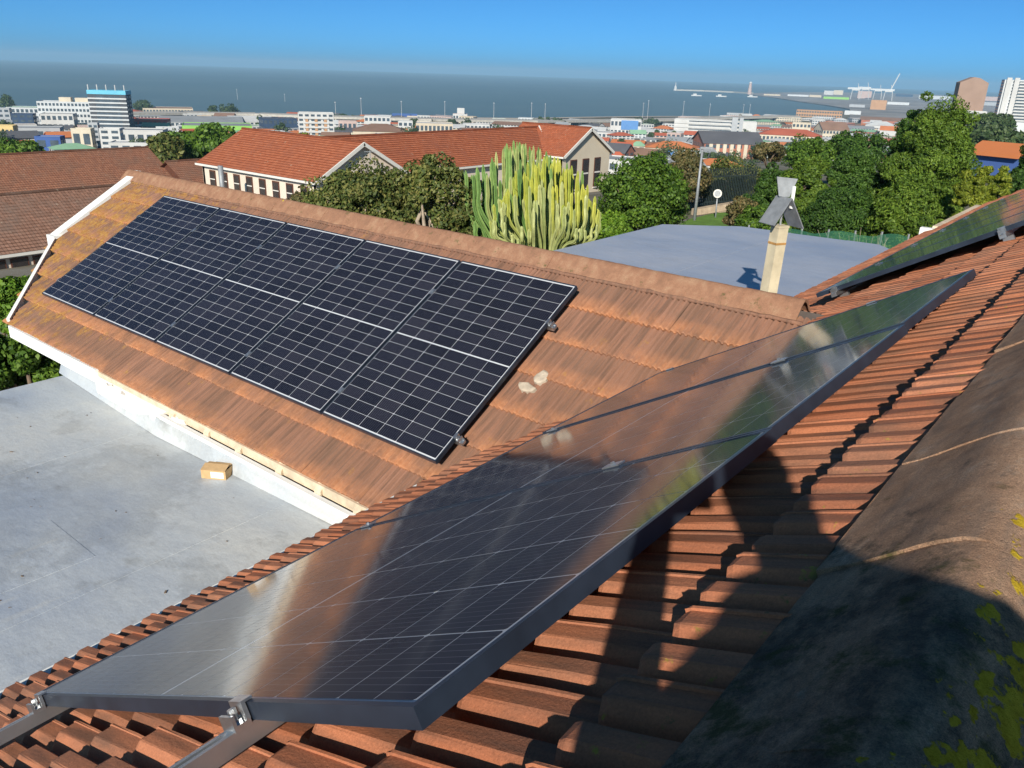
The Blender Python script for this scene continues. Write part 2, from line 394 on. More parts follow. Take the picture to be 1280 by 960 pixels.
bw = [hitz(*q, -60) for q in [(843, 113.2), (880, 114.3), (920, 116.2), (938, 117.4)]]
b = MB()
for p, q in zip(bw[:-1], bw[1:]):
    d = q-p; d /= np.linalg.norm(d); nn = np.array([-d[1], d[0], 0])
    b.slab([(p+nn*14)*[1, 1, 0]+[0, 0, -54], (q+nn*14)*[1, 1, 0]+[0, 0, -54], (q-nn*14)*[1, 1, 0]+[0, 0, -54], (p-nn*14)*[1, 1, 0]+[0, 0, -54]], (0, 0, -8))
bo = b.build('breakwater', 'concrete'); bo['label'] = 'long thin pale breakwater reaching out into the bay'; bo['category'] = 'breakwater'

# ================================================================== the house under the camera
T = math.radians(30.6); CT, ST, TT = math.cos(T), math.sin(T), math.tan(T)
A0 = np.array([-.567, .539, -.737]); B0 = np.array([-3.184, 4.739, -1.439])
nA = np.array([-ST, 0, CT]); nB = np.array([0, -ST, CT])
UA, VA = np.array([0, 1., 0]), np.array([-CT, 0, -ST])
UB, VB = np.array([-1., 0, 0]), np.array([0, -CT, -ST])
BASE = .150                                              # pan of the tiles below the top of the solar panels
pA = A0-nA*BASE; zA = lambda x: pA[2]+(x-pA[0])*TT        # main roof, falls towards -x
pB = B0-nB*BASE; zB = lambda y: pB[2]+(y-pB[1])*TT        # cross gable, falls towards -y
RX, RY = -.060, 5.13                                     # ridge lines
EAVE_X, EAVE_Y = -2.955, 2.97

house = thing('tiled_house', 'terracotta tiled house under the solar panels, long main roof and lower cross gable', 'house', (-3, 3, -5.6))
def hpart(mb, name, mat, parent=None, smooth=False, **kw):
    o = mb.build(name, mat, parent or house, smooth, **kw)
    if parent is None: o.location = (3, -3, 5.6)
    return o

# --- one roof tile: two trapezoid rolls, a lap joint, a thick nose
TW, GA = .184, .274
def tile_profile():
    P = []
    for k in range(2):
        u = k*TW/2
        P += [(u, 0), (u+.013, 0), (u+.026, .018), (u+.041, .031), (u+.045, .033), (u+.079, .033)]
        if k == 0: P += [(u+.083, .030), (u+.0915, .002)]
        else: P += [(u+.080, .037), (u+.085, .037), (u+.087, .026), (u+.0915, .002)]
    return P
def tile_mesh(name, mat, seed=0):
    P = tile_profile(); n = len(P); L = GA+.055; r = random.Random(seed)
    mb = MB(); rows = [(-.055, -.004), (GA*.5, .022), (GA-.012, .041), (GA, .039)]
    vs = []
    for v, h in rows:
        for (u, z) in P: vs.append((u, v, z*(1 if v > 0 else .8)+h+r.uniform(-.0012, .0012)))
    for (u, z) in P: vs.append((u, GA-.003, z+.006))
    fs = []
    for k in range(4):
        for j in range(n-1): fs.append((k*n+j, (k+1)*n+j, (k+1)*n+j+1, k*n+j+1))
    fs.append((0, 3*n, 4*n)); fs.append((n-1, 4*n+n-1, 3*n+n-1))
    mb.add(vs, [f[::-1] if False else f for f in fs])
    return mb.mesh(name, mat)
# tile frames are (U along the ridge, V down the slope, N)
WB, GB = .300, .340
def ribbed_mesh(name, mat, seed=0):
    r = random.Random(seed); P = []; n_r = 7; p = WB/n_r
    for k in range(n_r): P += [(k*p, .0), (k*p+.012, .0165), (k*p+.027, .0175), (k*p+.033, .0005)]
    P.append((WB+.001, 0)); n = len(P); rows = [(-.05, -.004, 0), (GB*.55, .010, .0), (GB*.86, .017, .75), (GB-.006, .0215, 1), (GB, .018, 1)]
    vs = []; ed = []
    for v, h, e in rows:
        for (u, z) in P: vs.append((u, v+(r.uniform(-.004, .004) if e else 0), z+h+r.uniform(-.0008, .0008))); ed.append(e)
    for (u, z) in P: vs.append((u, GB-.002, .001)); ed.append(1)
    fs = [(k*n+j, (k+1)*n+j, (k+1)*n+j+1, k*n+j+1) for k in range(5) for j in range(n-1)]
    me = MB().add(vs, fs).mesh(name, mat); a = me.attributes.new('edge', 'FLOAT', 'POINT'); a.data.foreach_set('value', ed); return me
tiles = []          # (matrix, roof, score)
def add_tiles(roof, o, U, V, N, nu, nv, v0, keep, TW=TW, GA=GA):
    for i in range(nu):
        for k in range(nv):
            p = o+U*(i*TW)+V*(v0+k*GA)
            c = p+U*TW/2+V*GA*.6+N*.03
            if not keep(c): continue
            x, y, z = proj(c)
            vis = z > .2 and -60 < x < 1340 and 120 < y < 1010
            s = (abs(N@c)/np.linalg.norm(c)+.12)/np.linalg.norm(c)**2 if vis else 0
            if roof == 'A' and -2.03 < c[0] < -.62 and .60 < c[1] < 4.0: s = 0
            if roof == 'B' and 3.25 < c[1] < 4.75 and c[0] < -3.2: s = 0
            if roof in ('A2', 'B2'): s = 0
            j = rng.uniform
            a, b_ = j(-.006, .006), j(-.006, .006)
            U2 = U+V*a+N*b_; U2 /= np.linalg.norm(U2); V2 = V-U2*(V@U2); V2 /= np.linalg.norm(V2); N2 = np.cross(U2, V2)
            tiles.append((frame(p+N*j(-.002, .003)+V*j(-.004, .004), U2, V2, N2), roof, s))
def keepA(c):
    if c[1] > 14.7 and c[0] < -2.75: return False
    return not (EAVE_Y < c[1] < 2*RY-EAVE_Y and c[2] < min(zB(c[1]), zB(2*RY-c[1]))-.10)
def keepB(c):
    if c[2] < zA(c[0])-.10: return False
    # the lower corner of the gable end is cut off at a slant
    return c[0] > -10.2 and (c[1] > 4.0 or c[0] > -10.12+(4.0-c[1])*1.02)
oA = np.array([RX, -2.2, zA(RX)]); add_tiles('A', oA, UA, VA, nA, 112, 12, .344-GA, keepA)
oA2 = np.array([RX+.01, 7.0, zA(RX)]); add_tiles('A2', oA2, -UA, VA*[-1, 1, 1], nA*[-1, 1, 1], 52, 8, .344-GA, lambda c: True)
oB = np.array([-1.2, RY, zB(RY)]); add_tiles('B', oB, UB, VB, nB, 31, 7, (RY-EAVE_Y)/CT-7*GB, keepB, WB, GB)
oB2 = np.array([-10.2, RY, zB(RY)]); add_tiles('B2', oB2, -UB, VB*[1, -1, 1], nB*[1, -1, 1], 31, 7, (RY-EAVE_Y)/CT-7*GB, lambda c: c[2] > zA(c[0])-.1, WB, GB)
# decks
def deck(name, poly, n, label):
    mb = MB().slab([np.asarray(p)-n*.02 for p in poly], -n*.08); return hpart(mb, name, 'roof_deck')
main_roof = deck('main_roof', [(RX, -2.2, zA(RX)), (EAVE_X+.03, -2.2, zA(EAVE_X+.03)), (EAVE_X+.03, 14.7, zA(EAVE_X+.03)), (-2.78, 14.7, zA(-2.78)), (-2.78, 18.2, zA(-2.78)), (RX, 18.2, zA(RX))], nA, '')
xr = 2*RX-EAVE_X
o = MB().slab([np.array(p)-[0, 0, .02] for p in [(RX, -2.2, zA(RX)), (RX, 18.2, zA(RX)), (xr, 18.2, zA(EAVE_X)), (xr, -2.2, zA(EAVE_X))]], (0, 0, -.09)); hpart(o, 'roof_deck', 'roof_deck', main_roof)
yb = 2*RY-EAVE_Y
gable_roof = deck('cross_gable_roof', [(-1.2, RY, zB(RY)), (-10.18, RY, zB(RY)), (-10.18, 4.0, zB(4.0)), (-9.12, 3.0, zB(3.0)), (-3.0, 3.0, zB(3.0)), (-1.2, 4.6, zB(4.6))], nB, '')
o = MB().slab([np.array(p)-[0, 0, .02] for p in [(-1.2, RY, zB(RY)), (-10.18, RY, zB(RY)), (-10.18, yb, zB(EAVE_Y)), (-3.0, yb, zB(EAVE_Y))]], (0, 0, -.09)); hpart(o, 'roof_deck', 'roof_deck', gable_roof)
for rf in (main_roof, gable_roof): pass
tm = {'A': [tile_mesh('tile', 'tile_terracotta', s) for s in range(3)], 'B': [ribbed_mesh('tile', 'tile_weathered', s) for s in range(4)]}
tiles.sort(key=lambda q: -q[2])
for M, roof, s in tiles[:300]:
    link('tile', rng.choice(tm[roof[0]]), main_roof if roof[0] == 'A' else gable_roof, mat=M)
for R_ in 'AB':
    src = tm[R_]; vs = []; fs = []; ed = []; off = 0
    arrs = []
    for me in src:
        a = np.empty(len(me.vertices)*3); me.vertices.foreach_get('co', a); arrs.append((a.reshape(-1, 3), [tuple(p.vertices) for p in me.polygons], [q.value for q in me.attributes['edge'].data] if R_ == 'B' else []))
    for M, roof, s in tiles[300:]:
        if roof[0] != R_: continue
        a, F, e_ = rng.choice(arrs); ed += e_; Mn = np.array(M); w = a@Mn[:3, :3].T+Mn[:3, 3]
        vs += w.tolist(); fs += [tuple(i+off for i in f) for f in F]; off += len(a)
    me = bpy.data.meshes.new('tile_field'); me.from_pydata(vs, [], fs); me.materials.append(src[0].materials[0]); me.update()
    if ed: me.attributes.new('edge', 'FLOAT', 'POINT').data.foreach_set('value', ed)
    link('tile_field', me, main_roof if R_ == 'A' else gable_roof, kind='stuff')

# --- ridge tiles
def ridge_tile(prof, length, mat, seed, taper=.0, nseg=14):
    """prof: cross-section points (a across, h up), outer face; a shell with a lip at one end"""
    r = np.random.default_rng(seed); mb = MB(); n = len(prof); vs = []
    ph = r.uniform(0, 6, 6)
    for k in range(nseg+1):
        y = length*k/nseg; g = 1+taper*(1-k/nseg)*2
        lip = 0
        for j, (a, h) in enumerate(prof):
            w = .0009*math.sin(y*31+j*.5+ph[0])+.0006*math.sin(y*57-j*.9+ph[1])+r.normal(0, .0004)
            vs.append((a*g, y, h*1.0+lip+w+.002*(1-k/nseg)))
    for k in (0, nseg):
        y = length*k/nseg
        for (a, h) in prof: vs.append((a*.96, y+(.004 if k == 0 else -.004), h-.02))
    fs = [(k*n+j, (k+1)*n+j, (k+1)*n+j+1, k*n+j+1) for k in range(nseg) for j in range(n-1)]
    o = (nseg+1)*n; d0 = len(vs); vs += vs[0:n]; d1 = len(vs); vs += vs[nseg*n:(nseg+1)*n]       # own rim vertices keep the broken ends crisp
    fs += [(d0+j, d0+j+1, o+j+1, o+j) for j in range(n-1)]+[(d1+j+1, d1+j, o+n+j, o+n+j+1) for j in range(n-1)]
    for e in (0, n-1):
        q = len(vs); vs += [vs[e], vs[o+e], vs[o+n+e], vs[nseg*n+e]]; fs.append((q, q+1, q+2, q+3))
    mb.add(vs, fs); return mb.mesh('ridge_tile', mat, True)
def smooth_prof(pts, n):
    P = np.array(pts, float); t = np.linspace(0, 1, len(P)); tt = np.linspace(0, 1, n)
    from math import comb
    out = []
    for u in tt:       # Catmull-Rom through the control points
        x = u*(len(P)-1); i = min(int(x), len(P)-2); f = x-i
        p0, p1, p2, p3 = P[max(i-1, 0)], P[i], P[i+1], P[min(i+2, len(P)-1)]
        out.append(tuple(.5*((2*p1)+(-p0+p2)*f+(2*p0-5*p1+4*p2-p3)*f*f+(-p0+3*p1-3*p2+p3)*f**3)))
    return out
profA = smooth_prof([(-.193, -.160), (-.148, -.126), (-.100, -.087), (-.052, -.048), (0, -.026), (.052, -.048), (.100, -.087), (.148, -.126), (.193, -.160)], 33)
capA = [ridge_tile(profA, .463, 'ridge_mossy', s) for s in range(3)]
zcap = -.500
yj = 1.50-.45*9
for k in range(50):
    y = yj+.45*k
    if y < -2.2 or y > 17.9: continue
    link('ridge_tile', capA[k % 3], main_roof, mat=Matrix.Translation((RX-.004+rng.uniform(-.003, .003), y, zcap+rng.uniform(-.002, .002)))@Matrix.Rotation(rng.uniform(-.006, .006), 4, 'Z'))
profB = smooth_prof([(-.138, -.122), (-.095, -.076), (-.045, -.028), (0, -.008), (.045, -.028), (.095, -.076), (.138, -.122)], 17)
capB = [ridge_tile(profB, .415, 'ridge_orange', s+5, .002, 8) for s in range(3)]
zrB = zB(RY)+.072
for k in range(24):
    x = -1.25-.40*k
    if x < -10.3: break
    if zrB-.1 < zA(x): continue
    M = Matrix.Translation((x-.42+rng.uniform(-.004, .004), RY+rng.uniform(-.004, .004), zrB))@Matrix.Rotation(math.radians(-90)+rng.uniform(-.008, .008), 4, 'Z')
    link('ridge_tile', capB[k % 3], gable_roof, mat=M)
mb = MB()                                              # mortar bedding along both sides of the lower ridge
for s_ in (-1, 1):
    pts = [(x, RY+s_*.140+rng.uniform(-.005, .005), zB(RY-.140)+.022+rng.uniform(-.004, .004)) for x in np.arange(-10.15, -1.6, .07)]
    mb.tube(pts, [.016+rng.uniform(-.003, .003) for _ in pts], 6)
mb.build('mortar_bed', 'tile_weathered', gable_roof, True)
for M in main_roof, gable_roof:                        # keep the children where they were built (roots carry the offset)
    for c in M.children: c.matrix_parent_inverse = Matrix.Identity(4)

# --- walls
WL = -5.8
w = MB(); w.box((-8.25, -3.4), (3.12, 3.34), (WL, -2.62)); hpart(w, 'wall', 'white_plaster')
w = MB(); w.slab([(-8.25, 3.12, WL), (-9.75, 4.35, WL), (-9.75, 4.55, WL), (-8.25, 3.34, WL)], (0, 0, 3.2)); hpart(w, 'wall', 'white_plaster')
w = MB(); w.slab([(-9.95, 4.3, WL), (-9.95, 6.9, WL), (-9.95, 6.9, zB(3.4)), (-9.95, RY, zB(RY)-.12), (-9.95, 4.3, zB(4.3)-.12)], (.2, 0, 0)); hpart(w, 'wall', 'white_plaster')
w = MB(); w.box((-9.7, -3.1), (6.95, 7.15), (WL, -2.7)); hpart(w, 'wall', 'white_plaster')
w = MB(); w.box((-2.70, -2.50), (-2.0, 18.0), (WL, -2.30)); hpart(w, 'wall', 'white_plaster')
w = MB(); w.slab([(-2.85, -2.05, WL), (2.7, -2.05, WL), (2.7, -2.05, -2.5), (RX, -2.05, zA(RX)-.12), (-2.85, -2.05, zA(-2.85)-.12)], (0, .2, 0)); hpart(w, 'wall', 'white_plaster')
w = MB(); w.slab([(-2.85, 17.9, WL), (2.7, 17.9, WL), (2.7, 17.9, -2.5), (RX, 17.9, zA(RX)-.12), (-2.85, 17.9, zA(-2.85)-.12)], (0, .2, 0)); hpart(w, 'wall', 'white_plaster')
w = MB(); w.box((2.6, 2.8), (-2.0, 18.0), (WL, -2.45)); hpart(w, 'wall', 'white_plaster')
# --- eaves trim of the main roof: a thin white edge the tiles lap over
w = MB(); w.box((EAVE_X-.065, EAVE_X-.014), (-2.2, 3.0), (-2.95, zA(EAVE_X)+.036)); hpart(w, 'eaves_trim', 'white_paint')
w = MB(); w.box((EAVE_X-.065, EAVE_X-.014), (7.2, 14.6), (-2.95, zA(EAVE_X)+.036)); hpart(w, 'eaves_trim', 'white_paint')
w = MB(); w.box((-2.90, -2.80), (14.72, 18.2), (-2.7, zA(-2.78)+.06)); hpart(w, 'eaves_trim', 'cream_timber')
w = MB(); w.box((-3.06, -2.8), (14.60, 14.72), (-2.7, zA(-2.8)+.04)); hpart(w, 'eaves_trim', 'white_paint')
# --- barge board of the gable end, white, with its boxed foot, and the slanted lower verge
dv = np.array([0, -CT, -ST])
top = np.array([-10.215, RY+.02, zB(RY)+.015])
w = MB(); w.bar(top, (-1, 0, 0), dv, nB, (0, .16), (-.02, (RY-4.0)/CT), (-.22, .045)); hpart(w, 'barge_board', 'white_paint')
w = MB(); w.bar(top, (-1, 0, 0), dv*[1, -1, 1], nB*[1, -1, 1], (0, .16), (.03, 2.4), (-.22, .045)); hpart(w, 'barge_board', 'white_paint')
ft = top+dv*((RY-4.0)/CT)
w = MB(); w.bar(ft, (-1, 0, 0), (0, 1, 0), (0, 0, 1), (-.04, .17), (-.06, .16), (-.42, .04)); hpart(w, 'barge_foot', 'white_paint')
a, b_ = np.array([-10.16, 3.97, zB(3.97)+.03]), np.array([-9.16, 2.99, zB(2.99)+.03])
d = (b_-a); L_ = np.linalg.norm(d); d /= L_; side = np.cross(d, (0, 0, 1)); side /= np.linalg.norm(side)
w = MB(); w.bar(a, d, side, np.cross(side, d), (0, L_), (.0, .035), (-.10, .035)); hpart(w, 'verge_strip', 'white_plaster')
# --- fascia under the cross gable: sound board on the left, broken patch, then an open gutter with brackets
w = MB(); w.box((-9.08, -7.16), (2.93, 2.965), (zB(EAVE_Y)-.10, zB(EAVE_Y)+.028)); hpart(w, 'fascia_board', 'white_paint')
w = MB(); w.slab([(-9.16, 2.965, zB(2.97)-.095), (-8.2, 2.965, zB(2.97)-.095), (-8.2, 3.12, zB(2.97)-.095), (-9.0, 3.12, zB(2.97)-.095)], (0, 0, -.03)); hpart(w, 'soffit', 'white_paint')
w = MB()
x = -7.02
while x < -5.75:
    l = rng.uniform(.22, .42); w.lump((x+l/2, 2.94+rng.uniform(-.02, .02), -2.78+rng.uniform(-.01, .02)), (1, rng.uniform(-.15, .15), 0), (0, 1, .3), (0, -.3, 1), l*.30, .035, .065+rng.uniform(-.015, .012)); x += l
w.slab([(-7.16, 2.92, -2.72), (-5.98, 2.89, -2.72), (-5.98, 2.96, -2.70), (-7.16, 2.96, -2.70)], (0, 0, -.13))
hpart(w, 'broken_mortar', 'white_plaster')
w = MB(); w.box((-7.16, -3.06), (2.952, 3.0), (zB(EAVE_Y)-.065, zB(EAVE_Y)+.006)); hpart(w, 'eaves_batten', 'cream_timber')
w = MB(); w.box((-5.98, -3.04), (2.885, 2.925), (-2.90, -2.712)); hpart(w, 'gutter_board', 'white_paint')
for x in (-5.86, -5.35, -4.92, -4.42, -3.98, -3.58, -3.22):
    w = MB(); w.bar((x, 2.925, -2.715), (1, .12, 0), (-.12, 1, .9), (0, 0, 1), (-.03, .03), (.004, .06), (-.02, .022)); hpart(w, 'gutter_bracket', 'cream_timber')
# --- grey flat roof: sheets of membrane lapped side by side, an upstand along the gable wall
FZ = lambda x: -2.800+(x+3.3)*.035
flat = MB().slab([(-8.12, -3.0, FZ(-8.12)-.012), (-3.03, -3.0, FZ(-3.03)-.012), (-3.03, 3.11, FZ(-3.03)-.012), (-8.12, 3.11, FZ(-8.12)-.012)], (0, 0, -.2))
flat = hpart(flat, 'flat_roof', 'white_plaster')
xs = [-8.14, -7.2, -6.18, -5.2, -4.2, -3.012]
for i in range(5):
    a, b_ = xs[i]-(.07 if i else 0), xs[i+1]; k = .0022*(i % 2)
    MB().slab([(a, -3.02, FZ(a)+k), (b_, -3.02, FZ(b_)+k), (b_, 3.115, FZ(b_)+k), (a, 3.115, FZ(a)+k)], (0, 0, -.008)).build('roofing_sheet', 'membrane_grey', flat)
y = MB().add([(-8.25, 3.118, -2.74), (-8.25, 3.03, FZ(-8.25)+.004), (-5.99, 2.84, FZ(-5.99)+.004), (-5.99, 2.884, -2.745), (-3.03, 2.84, FZ(-3.03)+.004), (-3.03, 2.884, -2.745)], [(0, 1, 2, 3), (3, 2, 4, 5)]); y.build('upstand', 'membrane_grey', flat)
for (px_, py_, sx_, sy_, a) in ((-6.6, .9, .55, .30, .12), (-4.9, 1.2, .34, .5, -.06), (-5.7, -.4, .6, .35, .3), (-4.0, .2, .3, .22, .1)):
    ca, sa = math.cos(a), math.sin(a); P = [(px_+ca*u-sa*v, py_+sa*u+ca*v) for u, v in ((-sx_, -sy_), (sx_, -sy_*.9), (sx_*.96, sy_), (-sx_, sy_*.95))]
    MB().slab([(x, y, FZ(x)+.0045) for x, y in P], (0, 0, -.004)).build('membrane_patch', 'membrane_grey', flat)
mb = MB()
for k in range(46):
    x, y = rng.uniform(-8, -3.3), rng.uniform(.3, 2.8); r_ = rng.uniform(.003, .010); mb.bar((x, y, FZ(x)+.003), (1, rng.uniform(-1, 1), 0), (rng.uniform(-.6, .6), 1, 0), (0, 0, 1), (-r_, r_), (-r_*.5, r_*.5), (0, r_*.5))
mb.build('grit', 'bark', flat, kind='stuff')
w = MB(); w.box((-8.1, -7.95), (-2.9, 3.1), (WL, -3.05)); hpart(w, 'wall', 'white_plaster')
# --- blue flat roof behind the gable
poly = [(-7.7, 7.16), (-3.02, 7.16), (-3.02, 14.62), (-3.9, 15.6), (-6.5, 15.4), (-7.7, 14.4)]
bl = hpart(MB().slab([(x, y, -2.76) for x, y in poly], (0, 0, -.25)), 'flat_roof', 'white_plaster')
for i, (x0, x1) in enumerate([(-7.72, -6.6), (-6.66, -5.5), (-5.56, -4.4), (-4.46, -3.015)]):
    yf = lambda x: np.interp(x, [-7.7, -6.5, -3.9, -3.02], [14.42, 15.42, 15.62, 14.64])
    P = [(x0, 7.158), (x1, 7.158), (x1, yf(x1))]+([(-6.5, 15.42)] if x0 < -6.5 < x1 else [])+([(-3.9, 15.62)] if x0 < -3.9 < x1 else [])+[(x0, yf(x0))]
    MB().slab([(x, y, -2.750+.005*(i % 2)) for x, y in P], (0, 0, -.008)).build('roofing_sheet', 'membrane_blue', bl)
w = MB(); w.box((-7.6, -7.4), (7.2, 14.2), (WL, -3.02)); hpart(w, 'wall', 'white_plaster')
w = MB(); w.box((-7.3, -3.4), (14.2, 14.4), (WL, -3.02)); hpart(w, 'wall', 'white_plaster')

# re-parented pieces of the two roofs and the two flat roofs were modelled in world space
for r_ in (main_roof, gable_roof, flat, bl):
    for c in r_.children: pass

# ================================================================== solar panels
PW, PH, PG = 1.134, 1.722, .020
def frame_mesh():
    mb = MB(); h = .032; lip = .0105
    I = ((1, 0, 0), (0, 1, 0), (0, 0, 1))
    mb.bar((0, 0, 0), *I, (0, PW), (0, lip), (-h, 0)); mb.bar((0, 0, 0), *I, (0, PW), (PH-lip, PH), (-h, 0))
    mb.bar((0, 0, 0), *I, (0, lip), (lip, PH-lip), (-h, -.0001)); mb.bar((0, 0, 0), *I, (PW-lip, PW), (lip, PH-lip), (-h, -.0001))
    return mb.mesh('frame', 'frame_black')
fm = frame_mesh()
lam = MB().bar((0, 0, 0), (1, 0, 0), (0, 1, 0), (0, 0, 1), (.0106, PW-.0106), (.0106, PH-.0106), (-.008, -.0022)).mesh('laminate', 'backsheet')
CW, CH, c_ = .1817, .0905, .0045
ce = [MB().slab([(c_, 0, 0), (CW-c_, 0, 0), (CW, c_, 0), (CW, CH, 0), (0, CH, 0), (0, c_, 0)], (0, 0, .00012)).mesh('cell', 'cell'),
      MB().slab([(0, 0, 0), (CW, 0, 0), (CW, CH-c_, 0), (CW-c_, CH, 0), (c_, CH, 0), (0, CH-c_, 0)], (0, 0, .00012)).mesh('cell', 'cell')]
for me in ce: me.flip_normals() if me.polygons[1].normal.z < 0 else None
cell_spots = []
for r_ in range(18):
    v = .0105+.0110+r_*(CH+.0024)+(.0085 if r_ >= 9 else 0)
    for k in range(6): cell_spots.append((.0105+.007+k*(CW+.0028), v, -.0021, r_ % 2))
def solar_panel(o, U, V, N, label, group):
    p = thing('solar_panel', label, 'solar panel', group=group, mat=frame(o, U, V, N))
    link('frame', fm, p); l = link('laminate', lam, p)
    for (u, v, n, k) in cell_spots: link('cell', ce[k], l, mat=Matrix.Translation((u, v, n)))
    return p
step = PW+PG
ordB = ['rightmost of the five on the cross gable', 'second from the right of the five on the cross gable',
        'middle one of the five on the cross gable', 'second from the left of the five on the cross gable', 'leftmost of the five, nearest the white barge board']
for k in range(5): solar_panel(B0+UB*(k*step), UB, VB, nB, 'black framed solar panel, '+ordB[k], 'panels on the cross gable')
ordA = ['nearest the camera, large in the foreground with one sharp corner', 'in the middle of the foreground row of three', 'farthest of the foreground row of three, mirroring the trees']
for k in range(3): solar_panel(A0+UA*(k*step+(0, .004, .006)[k])+VA*(0, .013, .019)[k]+nA*(0, -.003, .001)[k], UA, VA, nA, 'glossy dark solar panel '+ordA[k], 'foreground row of panels')
C0 = np.array([-.415, 6.08, 0]); C0[2] = A0[2]+(C0[0]-A0[0])*TT+.02
ordC = ['first', 'second', 'third', 'fourth', 'fifth', 'sixth']
for k in range(6): solar_panel(C0+UA*(k*step), UA, VA, nA, '%s solar panel from the near end of the far row at the right edge' % ordC[k], 'far row of panels on the main roof')

# --- rails with their clamps
rail_prof = [(-.021, -.038), (.021, -.038), (.021, -.006), (.007, -.006), (.007, -.016), (-.007, -.016), (-.007, -.006), (-.021, -.006)]
def clamp_mesh(mid):
    mb = MB(); I = ((1, 0, 0), (0, 1, 0), (0, 0, 1))   # local: x along the rail (panel lies on +x), y across, z up from panel underside
    if mid:
        mb.bar((0, 0, 0), *I, (-.018, .018), (-.028, .028), (.0325, .0365)); mb.tube([(0, 0, .036), (0, 0, .043)], .0065, 6); mb.bar((0, 0, 0), *I, (-.006, .006), (-.02, .02), (-.002, .0325))
    else:
        mb.bar((0, 0, 0), *I, (-.034, -.004), (-.022, .022), (-.004, .006)); mb.bar((0, 0, 0), *I, (-.010, -.003), (-.022, .022), (.006, .033))
        mb.bar((0, 0, 0), *I, (-.010, .011), (-.022, .022), (.033, .0375)); mb.bar((0, 0, 0), *I, (-.034, -.028), (-.022, .022), (.006, .024))
        mb.tube([(-.019, 0, .004), (-.019, 0, .030)], .0075, 6); mb.tube([(-.019, 0, .004), (-.019, 0, .012)], .012, 12)
        mb.bar((0, 0, 0), (.9, 0, .44), (0, 1, 0), (-.44, 0, .9), (-.050, -.022), (-.016, .016), (.010, .015))
    return mb.mesh('mid_clamp' if mid else 'end_clamp', 'clamp_metal')
cm, cem = clamp_mesh(True), clamp_mesh(False)
def rail(o, U, V, N, v, u0, u1, n, label, group):
    """o/U/V/N: the array's frame, v: distance down the slope, u0..u1 extent, n: panels"""
    org = o+V*v-N*.032
    r_ = thing('mounting_rail', label, 'rail', group=group, mat=frame(org, U, V, N))
    mb = MB(); P = [(u0, a, b) for a, b in rail_prof]; mb.slab([(u0, a, b+.005) for a, b in rail_prof], (u1-u0, 0, 0)); mb.build('rail', 'aluminium', r_)
    for k in range(1, n): link('mid_clamp', cm, r_, mat=Matrix.Translation((k*step-PG/2, 0, 0)))
    link('end_clamp', cem, r_, mat=Matrix.Identity(4))
    link('end_clamp', cem, r_, mat=Matrix.Translation((n*step-PG, 0, 0))@Matrix.Rotation(math.pi, 4, 'Z'))
    for k in range(int((u1-u0)/.9)+1):
        mb = MB().bar((u0+.25+k*.9, 0, 0), (1, 0, 0), (0, 1, 0), (0, 0, 1), (-.015, .015), (-.018, .05), (-.085, -.034)); mb.build('roof_hook', 'aluminium', r_)
    return r_
rail(A0, UA, VA, nA, .475, -1.6, 3*step+.04, 3, 'silver rail sticking out under the foreground panels, the one nearer the ridge', 'rails of the foreground row')
rail(A0, UA, VA, nA, 1.655, -1.6, 3*step+.04, 3, 'silver aluminium rail sticking out at the bottom left corner of the nearest panel', 'rails of the foreground row')
rail(B0, UB, VB, nB, .39, -.045, 5*step+.05, 5, 'upper silver rail under the five panels on the cross gable', 'rails of the cross gable row')
rail(B0, UB, VB, nB, 1.50, -.045, 5*step+.05, 5, 'lower silver rail under the five panels on the cross gable', 'rails of the cross gable row')
rail(C0, UA, VA, nA, .44, -.05, 6*step, 6, 'upper silver rail under the far row of panels at the right edge', 'rails of the far row')
rail(C0, UA, VA, nA, 1.58, -.05, 6*step, 6, 'lower silver rail under the far row of panels at the right edge', 'rails of the far row')

# --- pale mortar patch beside the gable panels
mp = thing('mortar_patch', 'pale cream lumps of mortar on the tiles beside the right edge of the gable panels', 'mortar', (-3.05, 4.08, zB(4.08)+.036))
for (dx, dy, w_, l_, a) in ((.03, .05, .042, .045, .2), (-.02, -.05, .06, .03, -.1)):
    MB().lump((dx, dy, dy*TT-.004), (math.cos(a), math.sin(a), math.sin(a)*TT), (-math.sin(a), math.cos(a)*CT, math.cos(a)*ST), nB, w_*1.35, l_*1.3, .016).build('lump', 'mortar', mp)
# --- cardboard box left on the flat roof
plain('cardboard', (.52, .34, .17), .85, .12, 30)
plain('paper_label', (.8, .8, .78), .7)
BX = hitz(284, 591, -2.857)
bx = thing('cardboard_box', 'small brown cardboard box with open flaps left lying on the grey flat roof', 'box', (BX[0]-.01, BX[1]-.07, FZ(BX[0])+.004))
ca, sa = math.cos(.55), math.sin(.55); BU, BV = np.array([ca, sa, 0]), np.array([-sa, ca, 0]); Z = np.array([0, 0, 1.])
MB().bar((0, 0, 0), BU, BV, Z, (-.095, .095), (-.065, .065), (0, .004)).build('base', 'cardboard', bx)
for u, v in (((-.095, .095), (-.065, -.062)), ((-.095, .095), (.062, .065)), ((-.095, -.092), (-.062, .062)), ((.092, .095), (-.062, .062))):
    MB().bar((0, 0, 0), BU, BV, Z, u, v, (.004, .07)).build('side', 'cardboard', bx)
f1 = BV*math.cos(.25)+Z*math.sin(.25)
MB().bar(-BV*.065+Z*.072, BU, f1, np.cross(BU, f1), (-.093, .093), (0, .075), (0, .003)).build('flap', 'cardboard', bx)
f2 = -BV*math.cos(.12)+Z*math.sin(.12)
MB().bar(BV*.065+Z*.072, BU, f2, -np.cross(BU, f2), (-.093, .093), (0, .068), (0, .003)).build('flap', 'cardboard', bx)
MB().bar((0, 0, 0), BU, BV, Z, (-.02, .08), (-.0665, -.0652), (.012, .06)).build('label', 'paper_label', bx)

